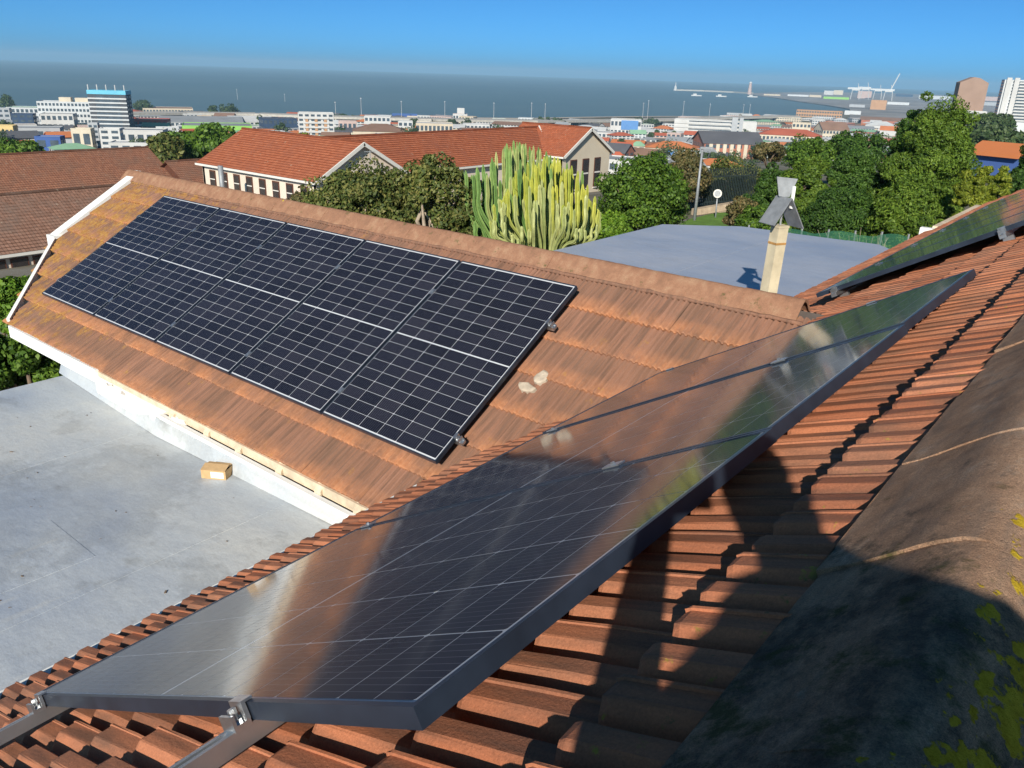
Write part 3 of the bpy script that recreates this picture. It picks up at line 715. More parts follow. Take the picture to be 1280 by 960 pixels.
# --- flue post with a sheet-metal cowl behind the ridge
plain('post_cream', (.56, .48, .33), .8, .2, 5, .4); plain('galvanised', (.27, .28, .29), .55, .18, 14, .1, .4, .3); plain('rust_band', (.42, .22, .07), .9, .3, 20)
fp = thing('flue_post', 'cream square flue standing behind the ridge under a folded grey metal cowl', 'flue', (-3.32, 8.89, -2.75))
lean = np.array([.022, 0.0, 1.0]); a = math.radians(62); PU, PV = np.array([math.cos(a), math.sin(a), 0]), np.array([-math.sin(a), math.cos(a), 0])
MB().bar((0, 0, 0), PU, PV, lean, (-.068, .068), (-.068, .068), (0, 1.22)).build('post', 'post_cream', fp)
MB().bar((0, 0, 0), PU, PV, lean, (-.070, .070), (-.070, .070), (1.03, 1.055)).build('band', 'rust_band', fp)
MB().bar((0, 0, 0), PU, PV, lean, (-.073, .073), (-.073, .073), (1.22, 1.245)).build('cap', 'post_cream', fp)
tp = lean*1.245
vdir = np.array([3.32, -8.89, 0]); vdir = vdir/np.linalg.norm(vdir); rt = np.array([-vdir[1], vdir[0], 0]); rt = rt if rt@R2 > 0 else -rt
yw = math.radians(42); ax = vdir*math.cos(yw)+rt*math.sin(yw); sd = np.array([-ax[1], ax[0], 0]); sd = sd if sd@rt > 0 else -sd     # ridge of the cowl, and sideways
apex = tp+Z*.31
for s_, L_ in ((-1, .35), (1, .41)):
    dn = sd*s_*math.cos(math.radians(56))-Z*math.sin(math.radians(56)); nn = np.cross(ax, dn); nn /= np.linalg.norm(nn)
    MB().bar(apex, ax, dn, nn, (-.125, .125), (0.004, L_), (-.006, .006)).build('cowl_plate', 'galvanised', fp)
MB().tube([tp, apex+Z*.0], .012, 8).build('rod', 'galvanised', fp)
vo = apex+ax*-.02
MB().slab([vo-rt*.05, vo+rt*.06, vo+rt*.12+Z*.20, vo-rt*.10+Z*.21], ax*.008).build('vane', 'galvanised', fp)
MB().bar(apex+rt*.075, rt, ax, Z, (0, .022), (-.01, .012), (-.12, .12)).build('vane_stay', 'white_paint', fp)

# ================================================================== the photographer (throws the shadow across the ridge)
def skin_person():
    S = lambda P: np.array(P, float)
    J = {'pelvis': (.56, -.72, -.60), 'waist': (.53, -.62, -.40), 'chest': (.47, -.43, -.16), 'upper': (.42, -.33, .02), 'neck': (.375, -.27, .105), 'head0': (.345, -.235, .17), 'head1': (.325, -.21, .255), 'head2': (.32, -.205, .31),
         'lsh': (.31, -.30, -.045), 'lel': (.045, -.155, -.345), 'lwr': (.045, -.085, -.06), 'lha': (.03, -.05, -.01),
         'rsh': (.57, -.33, .105), 'rel': (.74, -.36, -.16), 'rwr': (.60, -.20, -.42), 'rha': (.55, -.14, -.47),
         'lhip': (.50, -.66, -.66), 'lkn': (.80, -.42, -.55), 'lan': (.98, -.55, -.98), 'lft': (1.06, -.36, -1.08),
         'rhip': (.64, -.78, -.68), 'rkn': (.98, -.75, -.62), 'ran': (1.15, -.95, -1.08), 'rft': (1.25, -.78, -1.19)}
    Rr = {'pelvis': .15, 'waist': .13, 'chest': .145, 'upper': .11, 'neck': .058, 'head0': .078, 'head1': .092, 'head2': .075, 'lsh': .075, 'lel': .052, 'lwr': .036, 'lha': .034,
          'rsh': .10, 'rel': .058, 'rwr': .038, 'rha': .036, 'lhip': .10, 'lkn': .07, 'lan': .048, 'lft': .045, 'rhip': .10, 'rkn': .07, 'ran': .048, 'rft': .045}
    E_ = [('pelvis', 'waist'), ('waist', 'chest'), ('chest', 'upper'), ('upper', 'neck'), ('neck', 'head0'), ('head0', 'head1'), ('head1', 'head2'), ('upper', 'lsh'), ('lsh', 'lel'), ('lel', 'lwr'), ('lwr', 'lha'),
          ('upper', 'rsh'), ('rsh', 'rel'), ('rel', 'rwr'), ('rwr', 'rha'), ('pelvis', 'lhip'), ('lhip', 'lkn'), ('lkn', 'lan'), ('lan', 'lft'), ('pelvis', 'rhip'), ('rhip', 'rkn'), ('rkn', 'ran'), ('ran', 'rft')]
    # fingers: left hand behind the phone, right hand resting on the ridge
    for hnd, base, dirs in (('lha', S(J['lha']), [(-.02, .0, .05), (-.025, .01, .035), (-.028, .012, .018), (-.028, .01, .002), (.03, .012, .03)]), ('rha', S(J['rha']), [(-.06, .03, -.03), (-.05, .045, -.035), (-.035, .055, -.035), (-.02, .06, -.035), (-.06, -.01, -.02)])):
        for i, d in enumerate(dirs):
            a_, b_ = hnd+'f%d' % i, hnd+'t%d' % i; J[a_] = tuple(base+np.array(d)*.6); J[b_] = tuple(base+np.array(d)*1.15+np.array([0, .0, -.006])); Rr[a_] = .0095; Rr[b_] = .0085; E_ += [(hnd, a_), (a_, b_)]
    nm = list(J); me = bpy.data.meshes.new('person'); me.from_pydata([J[k] for k in nm], [(nm.index(a), nm.index(b)) for a, b in E_], [])
    o = bpy.data.objects.new('person_skin', me); COL.objects.link(o)
    mod = o.modifiers.new('skin', 'SKIN'); mod.use_smooth_shade = True
    for i, k in enumerate(nm):
        sv = me.skin_vertices[0].data[i]; sv.radius = (Rr[k], Rr[k]); sv.use_root = (k == 'pelvis')
    ss = o.modifiers.new('sub', 'SUBSURF'); ss.levels = 2; ss.render_levels = 2
    bpy.context.view_layer.update(); dg = bpy.context.evaluated_depsgraph_get()
    fin = bpy.data.meshes.new_from_object(o.evaluated_get(dg)); bpy.data.objects.remove(o); return fin
plain('work_clothes', (.045, .05, .06), .85, .2, 12); plain('phone_black', (.02, .02, .022), .2)
pm = skin_person(); pm.materials.clear(); pm.materials.append(MATS['work_clothes']); pm.update()
po = link('person', pm); po['label'] = 'person in dark clothes sitting behind the ridge and holding up a phone'; po['category'] = 'person'
ph = MB().bar(-FW*.018, R2, -D2, FW, (-.05, .105), (-.062, .012), (-.009, 0)).build('phone', 'phone_black'); ph['label'] = 'black phone held up over the ridge by the person'; ph['category'] = 'phone'

# ================================================================== vegetation
def leaf_cloud(P, Nrm, size, aspect=.55, jit=.7):
    n = len(P); Nn = Nrm+NR.normal(0, jit, (n, 3)); Nn /= np.linalg.norm(Nn, axis=1)[:, None]+1e-9
    a = NR.normal(0, 1, (n, 3)); u = np.cross(Nn, a); u /= np.linalg.norm(u, axis=1)[:, None]+1e-9; w = np.cross(Nn, u)
    s = (size*NR.uniform(.6, 1.35, n))[:, None]
    V = np.stack([P-u*s, P+w*s*aspect, P+u*s, P-w*s*aspect], 1).reshape(-1, 3)
    return V, np.arange(4*n).reshape(-1, 4)
def crown_points(c, rad, nclump, rclump, per, lumpy=.25, bottom=-.55, cone=0.0):
    c = np.asarray(c, float); rad = np.asarray(rad, float); P = []; Q = []; centres = []
    k = 0
    while k < nclump:
        d = NR.normal(0, 1, 3); d /= np.linalg.norm(d); r = NR.uniform(.45, 1.0)**.6*(1+NR.normal(0, lumpy*.4))
        p = d*r
        if p[2] < bottom: continue
        if cone: 
            h = (p[2]+1)/2; p[:2] *= max(.12, 1-cone*max(0, h))
        cc = c+p*rad; centres.append(cc); rc = rclump*NR.uniform(.65, 1.4)
        q = NR.normal(0, 1, (per, 3)); q /= np.linalg.norm(q, axis=1)[:, None]; rr = NR.uniform(.45, 1.0, per)**.5
        P.append(cc+q*(rr*rc)[:, None]*[1, 1, .8]); Q.append(q+d*.35); k += 1
    return np.concatenate(P), np.concatenate(Q), centres
def tree(name, label, base, c, rad, nclump, rclump, per, leaf, lmat, bark='bark', group=None, tr=.12, limbs=7, lumpy=.25, bottom=-.55, cone=0.0, cat='tree', jit=.7, aspect=.55):
    base = np.asarray(base, float); root = thing(name, label, cat, tuple(base), group)
    P, Q, cs = crown_points(np.asarray(c)-base, rad, nclump, rclump, per, lumpy, bottom, cone)
    v, f = leaf_cloud(P, Q, leaf, aspect, jit); link('crown', npmesh('crown', v, f, lmat), root)
    cc = np.asarray(c)-base; mb = MB()
    fork = cc*[.75, .75, .55]; 
    mb.tube([(0, 0, -.4), fork*.5+[NR.normal(0, tr), NR.normal(0, tr), 0], fork], [tr*1.25, tr, tr*.8], 8)
    for k in range(min(limbs, len(cs))):
        e = cs[k]; mid = (fork+e)/2+NR.normal(0, .12, 3)*np.linalg.norm(e-fork)
        mb.tube([fork-[0, 0, tr], mid, e], [tr*.6, tr*.4, tr*.12], 6)
    mb.build('trunk', bark, root, True); return root
def px_tree(name, label, xc, wpx, ytop, ybot, D, n, leaf, lmat, depth=None, **kw):
    """crown spanning the given outline at horizontal distance D"""
    top, bot = at(xc, ytop, D), at(xc, ybot, D); c = (top+bot)/2; dz = (top[2]-bot[2])/2
    w_ = wpx/2/F_PX*(c@FW); base = (c[0], c[1], terrain(c[0], c[1])); dp = depth or w_
    rc = kw.pop('rc', .33)*min(w_, dz*1.3); per = kw.pop('per', 60)
    return tree(name, label, base, c, (w_*.86, dp*.86, dz*.9), n, rc, per, leaf, lmat, **kw)

# --- candelabra euphorbias
def stem_mesh(path, rad, mat, seg=9):
    mb = MB(); path = [np.asarray(p) for p in path]; P = []; Rr = []
    tot = sum(np.linalg.norm(b-a) for a, b in zip(path[:-1], path[1:])); 
    n = max(8, int(tot/.11)); C = np.array(smooth_prof(path, n))
    for i in range(n):
        f = i/(n-1); P.append(C[i]); r = rad*(.72+.30*abs(math.sin(f*tot*3.1+path[0][0]*9))**.6)
        if f > .93: r *= max(.25, (1-f)/.07*.75+.25)
        Rr.append(r)
    mb.tube(P, Rr, 10, .34); return mb.mesh('stem', mat)
def eu_mat(name, a, b_):
    t = NT(name); c = t.ramp(t.rnd(), [(0, a), (1, b_)])
    c = t.mix(.6, c, t.ramp(t.noise(t.pos(), 9, 4), [(.3, (.65, .68, .6)), (.7, (1.25, 1.2, 1.1))]), 'MULTIPLY')
    if 'yellow' in name:          # the tips are yellow, the older stem below grey green
        sz = t.n('ShaderNodeSeparateXYZ'); t.l(t.pos(), sz.inputs[0]); mr = t.n('ShaderNodeMapRange'); t.l(sz.outputs[2], mr.inputs[0])
        for i, v in enumerate((-3.4, -2.5, 0, 1)): mr.inputs[i+1].default_value = v
        c = t.mix(mr.outputs[0], (.27, .31, .11), c)
    t.set(base=c, roughness=.5, spec=.35); MATS[name] = t.m
eu_mat('euphorbia_green', (.10, .19, .05), (.20, .31, .09)); eu_mat('euphorbia_yellow', (.26, .30, .045), (.45, .44, .07)); eu_mat('euphorbia_stalk', (.25, .29, .10), (.40, .42, .17))
def euphorbia(label, D, stems, rad):
    """stems: list of (x px at top, y px at top, x px low, depth offset, material)"""
    b0 = at(np.mean([s[2] for s in stems]), 330, D); base = np.array([b0[0], b0[1], terrain(b0[0], b0[1])])
    root = thing('candelabra_euphorbia', label, 'euphorbia', tuple(base), 'candelabra euphorbias behind the ridge')
    for (xt, yt, xl, dd, mt) in stems:
        top = at(xt, yt, D+dd); low = at(xl, 318, D+dd*.8); mid = at(xt+(xl-xt)*.12, yt+(318-yt)*.48, D+dd)
        foot = np.array([base[0]+(low[0]-base[0])*.35, base[1]+(low[1]-base[1])*.35, base[2]-.1])
        link('stem', stem_mesh([foot-base, (foot+low)/2+(low-foot)*[.25, .25, -.1]-base, low-base, mid-base, (mid*.45+top*.55)-base, top-base], rad*rng.uniform(.8, 1.15), mt), root)
    return root
def fan(x0, x1, ytop, n, xl0, xl1, dd, mats, jit=9, spread=6):
    jit *= 1.5
    S = []
    for i in range(n):
        f = i/(n-1); x = x0+(x1-x0)*f+rng.uniform(-spread, spread); y = np.interp(f, np.linspace(0, 1, len(ytop)), ytop)+rng.uniform(-jit, jit)
        S.append((x, y, xl0+(xl1-xl0)*f+rng.uniform(-4, 4), rng.uniform(*dd), rng.choice(mats)))
    return S
Y, G, K = 'euphorbia_yellow', 'euphorbia_green', 'euphorbia_stalk'
euphorbia('tall pale green candelabra euphorbia with leaning stems, left of the yellow one', 18.5,
          fan(582, 612, [222, 212, 218], 18, 606, 640, (-.5, .8), [G], 8)+fan(598, 640, [236, 228], 14, 618, 645, (-.6, .4), [G, K], 16)+fan(590, 602, [285, 290], 4, 604, 625, (-.8, 0), [G], 14), .043)
euphorbia('deep green candelabra euphorbia rising behind the yellow one', 20.5,
          fan(608, 690, [214, 192, 185, 190, 196, 206], 64, 632, 690, (-.6, 1.2), [G, G, G, K], 9)+fan(612, 700, [232, 222, 226, 235], 34, 632, 690, (-.6, .6), [G, K], 9), .044)
euphorbia('bright yellow green candelabra euphorbia crowded with upright stems', 17.2,
          fan(622, 744, [268, 234, 212, 205, 208, 222, 256], 100, 648, 722, (-.7, .9), [Y, Y, Y, G], 9)+fan(615, 746, [280, 252, 238, 234, 240, 250, 275], 84, 642, 724, (-1.2, .2), [K, Y, K], 10)+fan(630, 742, [292, 275, 265, 270, 280], 26, 645, 720, (-1.5, -.4), [K], 10), .038)

# --- shrubs and trees near the house
px_tree('milkwood_tree', 'olive green gnarled tree with bare pale branches in front of the white gable', 455, 150, 208, 318, 19.5, 90, .048, 'leaf_olive', depth=1.4, bark='bark_pale', limbs=60, per=312, rc=.26, tr=.10, group='shrubby trees behind the ridge')
px_tree('milkwood_tree', 'dark olive gnarled tree beside the euphorbias, its pale trunk showing', 548, 110, 196, 322, 19.0, 70, .048, 'leaf_olive', depth=1.2, bark='bark_pale', limbs=60, per=312, rc=.26, tr=.12, group='shrubby trees behind the ridge')
px_tree('milkwood_tree', 'low dull olive shrub at the foot of the white gable', 392, 60, 238, 290, 21.5, 26, .048, 'leaf_brown', limbs=14, per=264, rc=.3, tr=.07, bark='bark_pale', group='shrubby trees behind the ridge')
px_tree('leafy_bush', 'large rounded bright green bush right of the euphorbias', 806, 112, 196, 302, 24, 90, .048, 'leaf_green', depth=1.8, per=360, rc=.3, group='bushes round the blue roof')
px_tree('leafy_bush', 'lower bright green bush in front of the large rounded bush', 762, 50, 262, 310, 20, 26, .048, 'leaf_bright', per=288, rc=.35, group='bushes round the blue roof')
px_tree('leafy_bush', 'small bush with reddish top beside the grey cowl', 926, 44, 246, 292, 27, 26, .048, 'leaf_brown', per=264, rc=.36, group='bushes round the blue roof')
px_tree('leafy_bush', 'green bush just left of the flue post', 946, 50, 256, 300, 26, 24, .048, 'leaf_green', per=264, rc=.36, group='bushes round the blue roof')
px_tree('garden_shrub', 'yellow green shrub below the cut corner of the gable', 20, 74, 350, 425, 11.5, 40, .036, 'leaf_bright', per=330, rc=.3, group='shrubs below the gable corner')
px_tree('garden_shrub', 'darker green shrub beside the grey flat roof', 28, 110, 405, 500, 11.0, 44, .036, 'leaf_green', per=330, rc=.3, group='shrubs below the gable corner')
CON = [('tall fluffy conifer rising highest above the blue roof', 1160, 128, 116, 330, 31, 300, 'leaf_conifer_light', .26), ('dark pointed conifer just left of the tallest one', 1126, 92, 134, 320, 33, 170, 'leaf_conifer', .36),
       ('broad dark green conifer behind the flue', 1062, 100, 176, 320, 32, 170, 'leaf_conifer', .4), ('broad yellow green conifer right of the round sign', 1003, 84, 190, 312, 30, 130, 'leaf_conifer_light', .35),
       ('dark low conifer behind the grey cowl', 960, 66, 204, 308, 31, 90, 'leaf_conifer', .3), ('bushy conifer in front of the tallest one', 1138, 120, 222, 322, 27, 150, 'leaf_conifer_light', .3),
       ('bushy dark conifer beside the dry brush', 1050, 110, 232, 315, 27, 110, 'leaf_conifer', .3), ('dark conifer at the right edge of the view', 1282, 62, 168, 300, 30, 100, 'leaf_conifer', .5)]
for (lb, x, w_, yt, yb_, D, n, mt, cone) in CON:
    px_tree('conifer', lb, x, w_, yt, yb_, D, int(n*1.5), .052, mt, cone=cone, per=240, rc=.155 if n > 120 else .20, lumpy=.3, bottom=-1, limbs=3, group='conifers behind the blue roof', aspect=.4)
for lb, x, yt in (('left column of the yellow green cypress hedge at the right', 1206, 204), ('middle column of the yellow green cypress hedge at the right', 1226, 196), ('right column of the yellow green cypress hedge at the right', 1247, 192)):
    px_tree('cypress', lb, x, 26, yt, 292, 26, 40, .045, 'leaf_yellow', per=240, rc=.42, bottom=-1, cone=.25, limbs=0, group='cypress hedge', aspect=.4)
db = at(1100, 300, 23); dbush = thing('dry_brush', 'bare brown twigs of a dead bush behind the green net', 'bush', (db[0], db[1], terrain(db[0], db[1])))
mb = MB()
for k in range(150):
    o = np.array([rng.uniform(-.7, .7), rng.uniform(-.4, .4), 0]); e = o*1.3+[rng.uniform(-1.0, 1.0), rng.uniform(-.6, .6), rng.uniform(.9, 2.1)]
    mb.tube([o, (o+e)/2+[rng.uniform(-.2, .2), 0, .1], e], [.018, .011, .004], 4)
mb.build('twigs', 'bark_pale', dbush)
BG = [('brownish bare-looking tree beside the street lamp', 858, 56, 186, 262, 47, 60, 'leaf_brown'), ('olive tree behind the dark fence', 912, 74, 196, 262, 52, 60, 'leaf_olive'), ('rounded dark green tree above the conifers', 1012, 70, 172, 214, 60, 50, 'leaf_green'),
      ('pale leafless tree right of the grey hall roof', 962, 46, 178, 206, 70, 36, 'leaf_brown'), ('wide green tree crown behind the conifers', 1072, 84, 165, 215, 62, 60, 'leaf_conifer'), ('green tree left of the lamp top', 836, 30, 205, 250, 44, 24, 'leaf_green')]
for (lb, x, w_, yt, yb_, D, n, mt) in BG: px_tree('street_tree', lb, x, w_, yt, yb_, D, n, .09, mt, per=200, rc=.3, group='trees along the street')
px_tree('round_tree', 'big rounded green tree between the tiled roofs on the left', 262, 108, 160, 212, 105, 120, .3, 'leaf_green', per=110, rc=.3, group='trees round the school', tr=.3)
px_tree('round_tree', 'brownish tree against the left side of the big rounded tree', 205, 46, 168, 212, 100, 36, .28, 'leaf_olive', per=100, rc=.32, group='trees round the school', tr=.25)
px_tree('round_tree', 'small dark green tree left of the red hip roof', 357, 32, 170, 196, 110, 24, .28, 'leaf_green', per=90, rc=.36, group='trees round the school', tr=.2)
px_tree('round_tree', 'pale grey green tree between the big tree and the red hip roof', 328, 36, 174, 205, 112, 24, .28, 'leaf_brown', per=90, rc=.36, group='trees round the school', tr=.2)
px_tree('round_tree', 'small yellow green tree peeping over the red hip roof', 381, 16, 166, 182, 115, 12, .25, 'leaf_yellow', per=70, rc=.4, group='trees round the school', tr=.15)
px_tree('round_tree', 'green hedge of trees behind the left tiled roof', 20, 100, 176, 200, 130, 50, .3, 'leaf_green', per=90, rc=.45, depth=4, group='trees round the school', tr=.2)

# ================================================================== tiled school buildings below
def course_mat(name, a, b_, c):
    t = NT(name); uv = t.n('ShaderNodeTexCoord').outputs['UV']
    br = t.n('ShaderNodeTexBrick'); br.offset = 0; t.l(uv, br.inputs['Vector']); br.inputs['Scale'].default_value = 1; br.inputs['Brick Width'].default_value = .22; br.inputs['Row Height'].default_value = .30
    br.inputs['Mortar Size'].default_value = .016; br.inputs['Color1'].default_value = (*a, 1); br.inputs['Color2'].default_value = (*b_, 1); br.inputs['Mortar'].default_value = (a[0]*.45, a[1]*.45, a[2]*.45, 1)
    n = t.noise(t.pos(), .55, 6, .7); col = t.mix(t.ramp(n, [(.45, (0, 0, 0)), (.72, (.8, .8, .8))]), br.outputs[0], c)
    sp = t.noise(t.pos(), 3.0, 3, .6); col = t.mix(t.ramp(sp, [(.66, (0, 0, 0)), (.72, (.6, .6, .6))]), col, (.42, .33, .24))
    t.set(base=col, roughness=.9, spec=.15); MATS[name] = t.m
course_mat('school_tile_red', (.36, .105, .05), (.46, .15, .075), (.27, .095, .055))
course_mat('school_tile_brown', (.27, .12, .075), (.36, .165, .10), (.20, .12, .085))
course_mat('school_tile_grey', (.24, .13, .09), (.33, .18, .125), (.20, .14, .11))
plain('school_wall', (.66, .56, .46), .9, .06, .6); plain('gable_cream', (.58, .50, .38), .9, .06, .6); plain('window_dark', (.035, .03, .03), .25, .3, 2, 0, .6); plain('shutter_brown', (.10, .04, .025), .6); plain('trim_pale', (.66, .63, .57), .8, .06, 1)
def tiled_plane(parent, r0, r1, e1, e0, mat, step_=.30, thick=.035):
    """stepped courses between a ridge r0-r1 and an eave e0-e1"""
    r0, r1, e1, e0 = (np.asarray(p, float) for p in (r0, r1, e1, e0))
    L = max(np.linalg.norm(e0-r0), np.linalg.norm(e1-r1)); n = max(3, int(L/step_)); nn = np.cross(r1-r0 if np.linalg.norm(r1-r0) > .1 else e1-e0, e0-r0); nn /= np.linalg.norm(nn)
    if nn[2] < 0: nn = -nn
    u = e1-e0; u /= np.linalg.norm(u); dn = np.cross(nn, u)
    vs = []; fs = []; uv = []
    for k in range(n):
        a, b_ = k/n, (k+1)/n; P = [r0+(e0-r0)*a, r1+(e1-r1)*a, r1+(e1-r1)*b_+nn*thick, r0+(e0-r0)*b_+nn*thick]; Q = [r1+(e1-r1)*b_, r0+(e0-r0)*b_]
        o = len(vs); vs += [tuple(p) for p in P+Q]; fs += [(o, o+1, o+2, o+3), (o+3, o+2, o+4, o+5)]
    me = bpy.data.meshes.new('roof'); me.from_pydata(vs, [], fs); me.materials.append(MATS[mat]); ul = me.uv_layers.new(name='UVMap')
    for lp in me.loops:
        p = np.array(vs[lp.vertex_index]); ul.data[lp.index].uv = (float((p-e0)@u), float((p-e0)@dn))
    me.update(); return link('roof', me, parent)
def gable_house(label, ridge0, ridge1, half, zr, ze, zg, mat, wallmat, gables=(1, 1), windows=(), over=.35, group='school buildings'):
    """ridge0/ridge1: plan points; half: half width; ridge and eave heights; ground height"""
    a, b_ = np.array([*ridge0, 0.]), np.array([*ridge1, 0.]); u = (b_-a)/np.linalg.norm(b_-a); s = np.array([-u[1], u[0], 0]); Zz = np.array([0, 0, 1.])
    root = thing('school_building', label, 'building', (0, 0, 0), group)
    sl = (zr-ze)/half
    for sg in (-1, 1):
        tiled_plane(root, a-u*over+Zz*zr, b_+u*over+Zz*zr, b_+u*over+s*sg*(half+over)+Zz*(ze-sl*over), a-u*over+s*sg*(half+over)+Zz*(ze-sl*over), mat)
        MB().bar(a+s*sg*(half+over-.02)+Zz*(ze-sl*over), u, s*sg, Zz, (-over, np.linalg.norm(b_-a)+over), (0, .12), (-.16, .0)).build('gutter', 'trim_pale', root)
        MB().bar(a+s*sg*half, u, s*sg, Zz, (.02, np.linalg.norm(b_-a)-.02), (-.3, 0), (zg, ze-.05)).build('wall', wallmat, root)
    for e, q, sg in ((a, gables[0], -1), (b_, gables[1], 1)):
        MB().slab([e+s*half+Zz*zg, e+s*half+Zz*(ze-.06), e+Zz*(zr-.12), e-s*half+Zz*(ze-.06), e-s*half+Zz*zg], -u*sg*.3).build('gable_wall', wallmat, root)
        if q:
            for sd_ in (-1, 1):
                d = s*sd_*half+Zz*(ze-zr); d2 = d/np.linalg.norm(d); n2 = np.cross(u, d2); n2 = n2 if n2[2] > 0 else -n2
                MB().bar(e+u*sg*over+Zz*zr, d2, u*sg, n2, (0, np.linalg.norm(d)+over), (0, .1), (-.22, .05)).build('barge_board', 'trim_pale', root)
    MB().tube([a-u*over+Zz*(zr+.02), b_+u*over+Zz*(zr+.02)], .12, 8).build('ridge_cap', mat, root)
    for (org, dr, n_out, k, sp, w_, h_, zb) in windows:
        for i in range(k):
            p = np.array([*org, zb])+np.array([*dr, 0.])*(i*sp); dd = np.array([*dr, 0.]); oo = np.array([*n_out, 0.])
            wd = MB().bar(p, dd, oo, Zz, (0, w_), (-.02, .05), (0, h_)).build('window', 'shutter_brown', root)
            MB().bar(p, dd, oo, Zz, (.08, w_-.08), (.052, .06), (.1, h_-.1)).build('pane', 'window_dark', wd)
            MB().bar(p, dd, oo, Zz, (.06, w_-.06), (.062, .07), (h_*.48, h_*.53)).build('glazing_bar', 'trim_pale', wd)
            MB().bar(p, dd, oo, Zz, (-.06, w_+.06), (0, .14), (-.08, 0)).build('sill', 'trim_pale', wd)
    return root
gable_house('long red tiled school range with its ridge below the sea line', (-54, 42.6), (-54, 71.4), 4.4, -5.4, -7.8, -13, 'school_tile_red', 'school_wall', (0, 0))
gable_house('red tiled wing with pale gable and a row of brown windows, left of the euphorbias', (-64, 42), (-48.8, 42), 4.4, -5.35, -7.75, -12.6, 'school_tile_red', 'school_wall', (0, 1),
            [((-62.9, 37.58), (1, 0), (0, -1), 8, 1.75, .85, 1.45, -9.85)])
rw = gable_house('red tiled wing ending in a cream gable above tall dark windows', (-56, 71.4), (-47.7, 71.4), 4.3, -5.1, -7.5, -13.5, 'school_tile_red', 'gable_cream', (0, 1),
            [((-47.68, 68.4), (0, 1), (1, 0), 3, 2.2, 1.15, 3.0, -11.1)])
gable_house('low brown tiled roof behind the white gable, with a silver vent pipe beside it', (-75, 40.6), (-75, 60), 4.5, -9.0, -11.4, -15, 'school_tile_brown', 'shutter_brown', (0, 0))
MB().tube([(-54.0+.15, 71.4-.3, -5.28), (-49.2, 67.3, -7.72)], .09, 6).build('valley_flashing', 'trim_pale', rw)
vp = at(277, 224, 66); v_ = MB().tube([vp-[0, 0, 2.2], vp+[0, 0, 1.0]], .2, 12).build('vent_pipe', 'galvanised', None, True); v_['label'] = 'short silver vent pipe standing behind the ridge on the left'; v_['category'] = 'pipe'
va = at(463, 205, 63.6); ae = thing('tv_aerial', 'small roof aerial on the white gable of the red tiled wing', 'aerial', tuple(va))
MB().tube([(0, 0, 0), (0, 0, 1.0)], .03, 6).build('mast', 'galvanised', ae)
MB().tube([(-.3, -.3, .9), (.3, .3, .9)], .02, 5).build('boom', 'galvanised', ae)
for q in (-.25, -.1, .05, .2): MB().tube([(q-.15, q+.15, .9), (q+.15, q-.15, .9)], .015, 5).build('rod', 'galvanised', ae)

# L buildings on the left: solved from their ridge and eave lines
gable_house('brown red tiled hall roof behind the white barge board, topmost on the left', (-79, 18), (-79, 40.5), 4.6, -8.0, -10.5, -15, 'school_tile_brown', 'school_wall', (0, 0))
w0 = ray(14, 334); w0 = w0*(-52.5/w0[0]); w1 = ray(42, 330); w1 = w1*(-52.5/w1[0])
gable_house('weathered brown tiled roof with shuttered windows at the left edge', (-57, 6), (-57, 31), 4.5, -8.2, -10.72, -15.5, 'school_tile_grey', 'school_wall', (0, 0),
            [((-52.48, w0[1]-2*(w1[1]-w0[1])), (0, 1), (1, 0), 7, w1[1]-w0[1], 1.0, 1.5, -12.75)])

# ================================================================== street beyond the blue roof
lp = [hitz(*q, -6.75) for q in [(840, 290), (862, 276), (895, 268), (935, 272), (940, 285), (900, 296)]]
struct('lawn', MB().slab([(p[0], p[1], terrain(p[0], p[1])+.12) for p in lp], (0, 0, -.5)), 'grass')
pv_ = [hitz(*q, -6.7) for q in [(905, 281), (940, 274), (960, 282), (915, 292)]]
struct('pavement', MB().slab([(p[0], p[1], terrain(p[0], p[1])+.2) for p in pv_], (0, 0, -.4)), 'concrete')
b_ = at(867, 284, 41); zg = terrain(b_[0], b_[1]); top = at(874, 186, 41)
sl = thing('street_lamp', 'tall grey street lamp post standing on the lawn', 'street lamp', (b_[0], b_[1], zg))
MB().tube([(0, 0, -.2), (0, 0, top[2]-zg)], [.085, .05], 10).build('pole', 'galvanised', sl, True)
MB().bar((0, 0, top[2]-zg), (.8, .6, 0), (-.6, .8, 0), (0, 0, 1), (-.12, .5), (-.09, .09), (0, .1)).build('lamp_head', 'galvanised', sl)
b_ = at(894, 276, 42); zg = terrain(b_[0], b_[1]); top = at(897, 242, 42)
rs = thing('round_sign', 'round white-backed road sign on a thin pole on the lawn', 'sign', (b_[0], b_[1], zg))
MB().tube([(0, 0, -.1), (top[0]-b_[0], top[1]-b_[1], top[2]-zg)], .04, 8).build('pole', 'galvanised', rs, True)
vd = -top/np.linalg.norm(top); c0 = np.array([top[0]-b_[0], top[1]-b_[1], top[2]-zg])+vd*.05
MB().tube([c0, c0+vd*.03], .21, 24).build('disc', 'trim_pale', rs); MB().tube([c0+vd*.031, c0+vd*.035], .15, 24).build('disc_centre', 'galvanised', rs)
